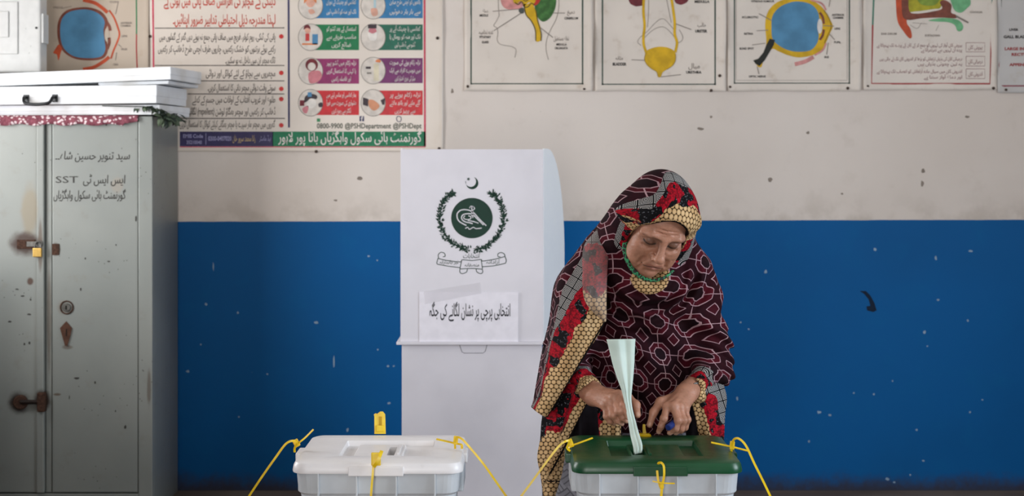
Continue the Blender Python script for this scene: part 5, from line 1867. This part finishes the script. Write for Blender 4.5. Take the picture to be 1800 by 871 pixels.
cloth_sheet('shawl_turnback', [
    [(1049, 404, 3.738), (1055, 404, 3.728), (1061, 411, 3.725)],
    [(1027, 432, 3.712), (1050, 434, 3.695), (1069, 442, 3.705)],
    [(1024, 473, 3.692), (1046, 477, 3.672), (1067, 484, 3.685)],
    [(1026, 520, 3.680), (1046, 522, 3.660), (1066, 526, 3.674)],
    [(1040, 545, 3.672), (1054, 546, 3.662), (1066, 551, 3.670)],
    [(1061, 564, 3.676), (1063, 565, 3.674), (1065, 564, 3.676)]], SHR_, strip_edge,
    ripple=lambda x, y: .003 * np.sin(x * .22 + y * .05))


def drape_edge(px, py):
    e1 = line_edge(1052, 672, 1004, 762)(px, py)
    d1 = np.abs(e1[:, 1])
    d2 = np.abs(845 - py) / 655 * .42
    d = np.maximum(np.minimum(d1 * 2.1, d2), .0003)
    tr = np.maximum(np.where(d1 * 2.1 < d2, d1, np.abs(845 - py) / 655), .0003)
    al = np.where(d1 * 2.1 < d2, e1[:, 0], px / 655)
    return np.stack([al, tr, np.minimum(d, .098)], 1)


cloth_sheet('sleeve_drape', [
    [(985, 655, 3.80), (1010, 648, 3.76), (1034, 655, 3.715), (1051, 668, 3.690)],
    [(963, 700, 3.77), (985, 695, 3.725), (1012, 692, 3.700), (1041, 697, 3.692)],
    [(953, 735, 3.755), (975, 735, 3.710), (1000, 732, 3.700), (1022, 727, 3.705)],
    [(950, 770, 3.75), (968, 772, 3.705), (990, 768, 3.705), (1005, 762, 3.715)],
    [(945, 803, 3.75), (960, 808, 3.715), (979, 812, 3.72), (992, 806, 3.74)],
    [(950, 832, 3.76), (962, 840, 3.735), (975, 840, 3.74), (987, 833, 3.76)],
    [(957, 880, 3.77), (965, 884, 3.755), (971, 882, 3.755), (977, 866, 3.78)]], SHM, drape_edge,
    ripple=lambda x, y: .005 * np.sin(x * .16 + y * .03))


def cuff_edge(px, py):
    e1 = line_edge(1202, 684, 1230, 772)(px, py)
    d1 = np.abs(e1[:, 1])
    d = d1 * 1.25 + .012 + np.clip(694 - py, 0, 40) * .0042 * sstep(px, 1200, 1216)
    return np.stack([e1[:, 0], np.maximum(d1, .0003), np.clip(d, .0003, .139)], 1)


cloth_sheet('sleeve_drape', [
    [(1200, 686, 3.688), (1222, 672, 3.690), (1248, 670, 3.72), (1272, 676, 3.80)],
    [(1212, 700, 3.700), (1232, 692, 3.695), (1257, 692, 3.725), (1277, 700, 3.80)],
    [(1221, 727, 3.712), (1238, 722, 3.705), (1259, 724, 3.73), (1274, 730, 3.79)],
    [(1230, 775, 3.730), (1243, 778, 3.720), (1259, 778, 3.74), (1272, 778, 3.79)]], SHM, cuff_edge,
    ripple=lambda x, y: .004 * np.sin(x * .2))
cloth_sheet('shawl_tail', [
    [(1050, 715, 3.77), (1062, 716, 3.755), (1076, 716, 3.755), (1092, 716, 3.76)],
    [(1052, 742, 3.76), (1063, 744, 3.745), (1078, 744, 3.745), (1093, 742, 3.755)],
    [(1055, 776, 3.755), (1064, 778, 3.745), (1078, 778, 3.745), (1092, 776, 3.755)]], SHM,
    line_edge(1093, 716, 1092, 778), ripple=lambda x, y: .004 * np.sin(x * .3))

# dark inner side of the shawl below her forearms, with the deep shade there put into its colour
INN = plain('shawl_dark_shaded_reverse', '#17121a', .9, var=.25, scale=60)
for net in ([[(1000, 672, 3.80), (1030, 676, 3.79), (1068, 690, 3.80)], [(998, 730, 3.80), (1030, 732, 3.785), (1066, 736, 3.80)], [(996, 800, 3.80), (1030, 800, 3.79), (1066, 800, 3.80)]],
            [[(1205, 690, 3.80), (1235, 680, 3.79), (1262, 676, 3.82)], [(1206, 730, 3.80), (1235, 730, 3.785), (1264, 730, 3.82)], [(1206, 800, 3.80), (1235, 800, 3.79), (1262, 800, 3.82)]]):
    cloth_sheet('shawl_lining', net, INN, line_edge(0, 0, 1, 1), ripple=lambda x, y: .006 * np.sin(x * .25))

# under-scarf of green net round the jaw
GM = Mat('green_net_scarf', .6)
gv = GM.voro(110, feature='DISTANCE_TO_EDGE', out=0)
GM.color(GM.mix(gv.step(.04, .15), '#23905a', '#08150c'))
us = [(1099, 424, 3.655), (1098, 440, 3.650), (1103, 458, 3.643), (1112, 474, 3.632), (1126, 486, 3.622), (1142, 492, 3.616), (1158, 491, 3.616), (1172, 485, 3.622), (1184, 475, 3.632)]
sweep('under_scarf', [Q(a, b, c) for a, b, c in us], .013, .006, GM.m, woman, up=(0, -1, .1), roundsec=True, taper=lambda t: 1 - .5 * t)

# ------------------------------------------------------------------ long shirt and trousers
KM = Mat('grey_woven_print', .85)
a1, a2, a3 = KM.xyz()
ang_u, ang_v = (a1 + a3) / .05, (a1 - a3) / .05
ck = ((ang_u.floor() + ang_v.floor()) * .5).fract().gt(.25)
st1, st2 = (ang_u * 3).fract().gt(.28), (ang_v * 3).fract().gt(.28)
kc = KM.mix(ck, KM.mix(st1, '#4b4a50', '#77767e'), KM.mix(st2, '#4b4a50', '#6b6a72'))
KM.color(kc)
KM.bump(KM.noise(30, 3), .3, .004)
loops = []
for z, rx, ry, yc in ((.98, .13, .10, 3.955), (.86, .165, .125, 3.985), (.74, .20, .15, 4.0), (.60, .225, .165, 4.01), (.44, .245, .18, 4.015)):
    loops.append([Vector((.352 + rx * math.cos(t) * (1 + .03 * math.sin(9 * t) * (1 - z)), yc + ry * math.sin(t) * (1 + .05 * math.sin(11 * t + 1) * (1 - z)), z)) for t in np.linspace(0, 2 * math.pi, 72, endpoint=False)])
loft('long_shirt', loops, KM.m, woman, cap0=False, cap1=False, smooth=True)
TRM = plain('dark_trousers', '#3a3a40', .85)
for sg in (-1, 1):
    ll = []
    for z, r_ in ((.80, .10), (.55, .105), (.30, .095), (.12, .07), (.085, .062)):
        ll.append([Vector((.355 + sg * .083 + r_ * math.cos(t), 4.01 + .02 * (z < .2) + r_ * math.sin(t), z)) for t in np.linspace(0, 2 * math.pi, 32, endpoint=False)])
    loft('trouser_leg', ll, TRM, woman, cap0=False, cap1=False, smooth=True)

# ------------------------------------------------------------------ marker held in her hand
mk = thing('marker_pen', P(1181, 747, 3.59), 'dark blue capped marker held in the fingers of her hand resting on the lid', 'pen')
pa, pb = Vector(w(1189, 740, 3.604)), Vector(w(1174, 751, 3.568))
NVY = plain('navy_plastic', '#1d2f6b', .3)
cyl('cap', pa, pb, .0090, NVY, mk, r2=.0084, n=24, bev=.0018)
pc = pa + (pa - pb).normalized() * .05
cyl('barrel', pc, pa, .0078, plain('white_pen_plastic', '#c9c9cf', .35), mk, n=20, bev=.001)
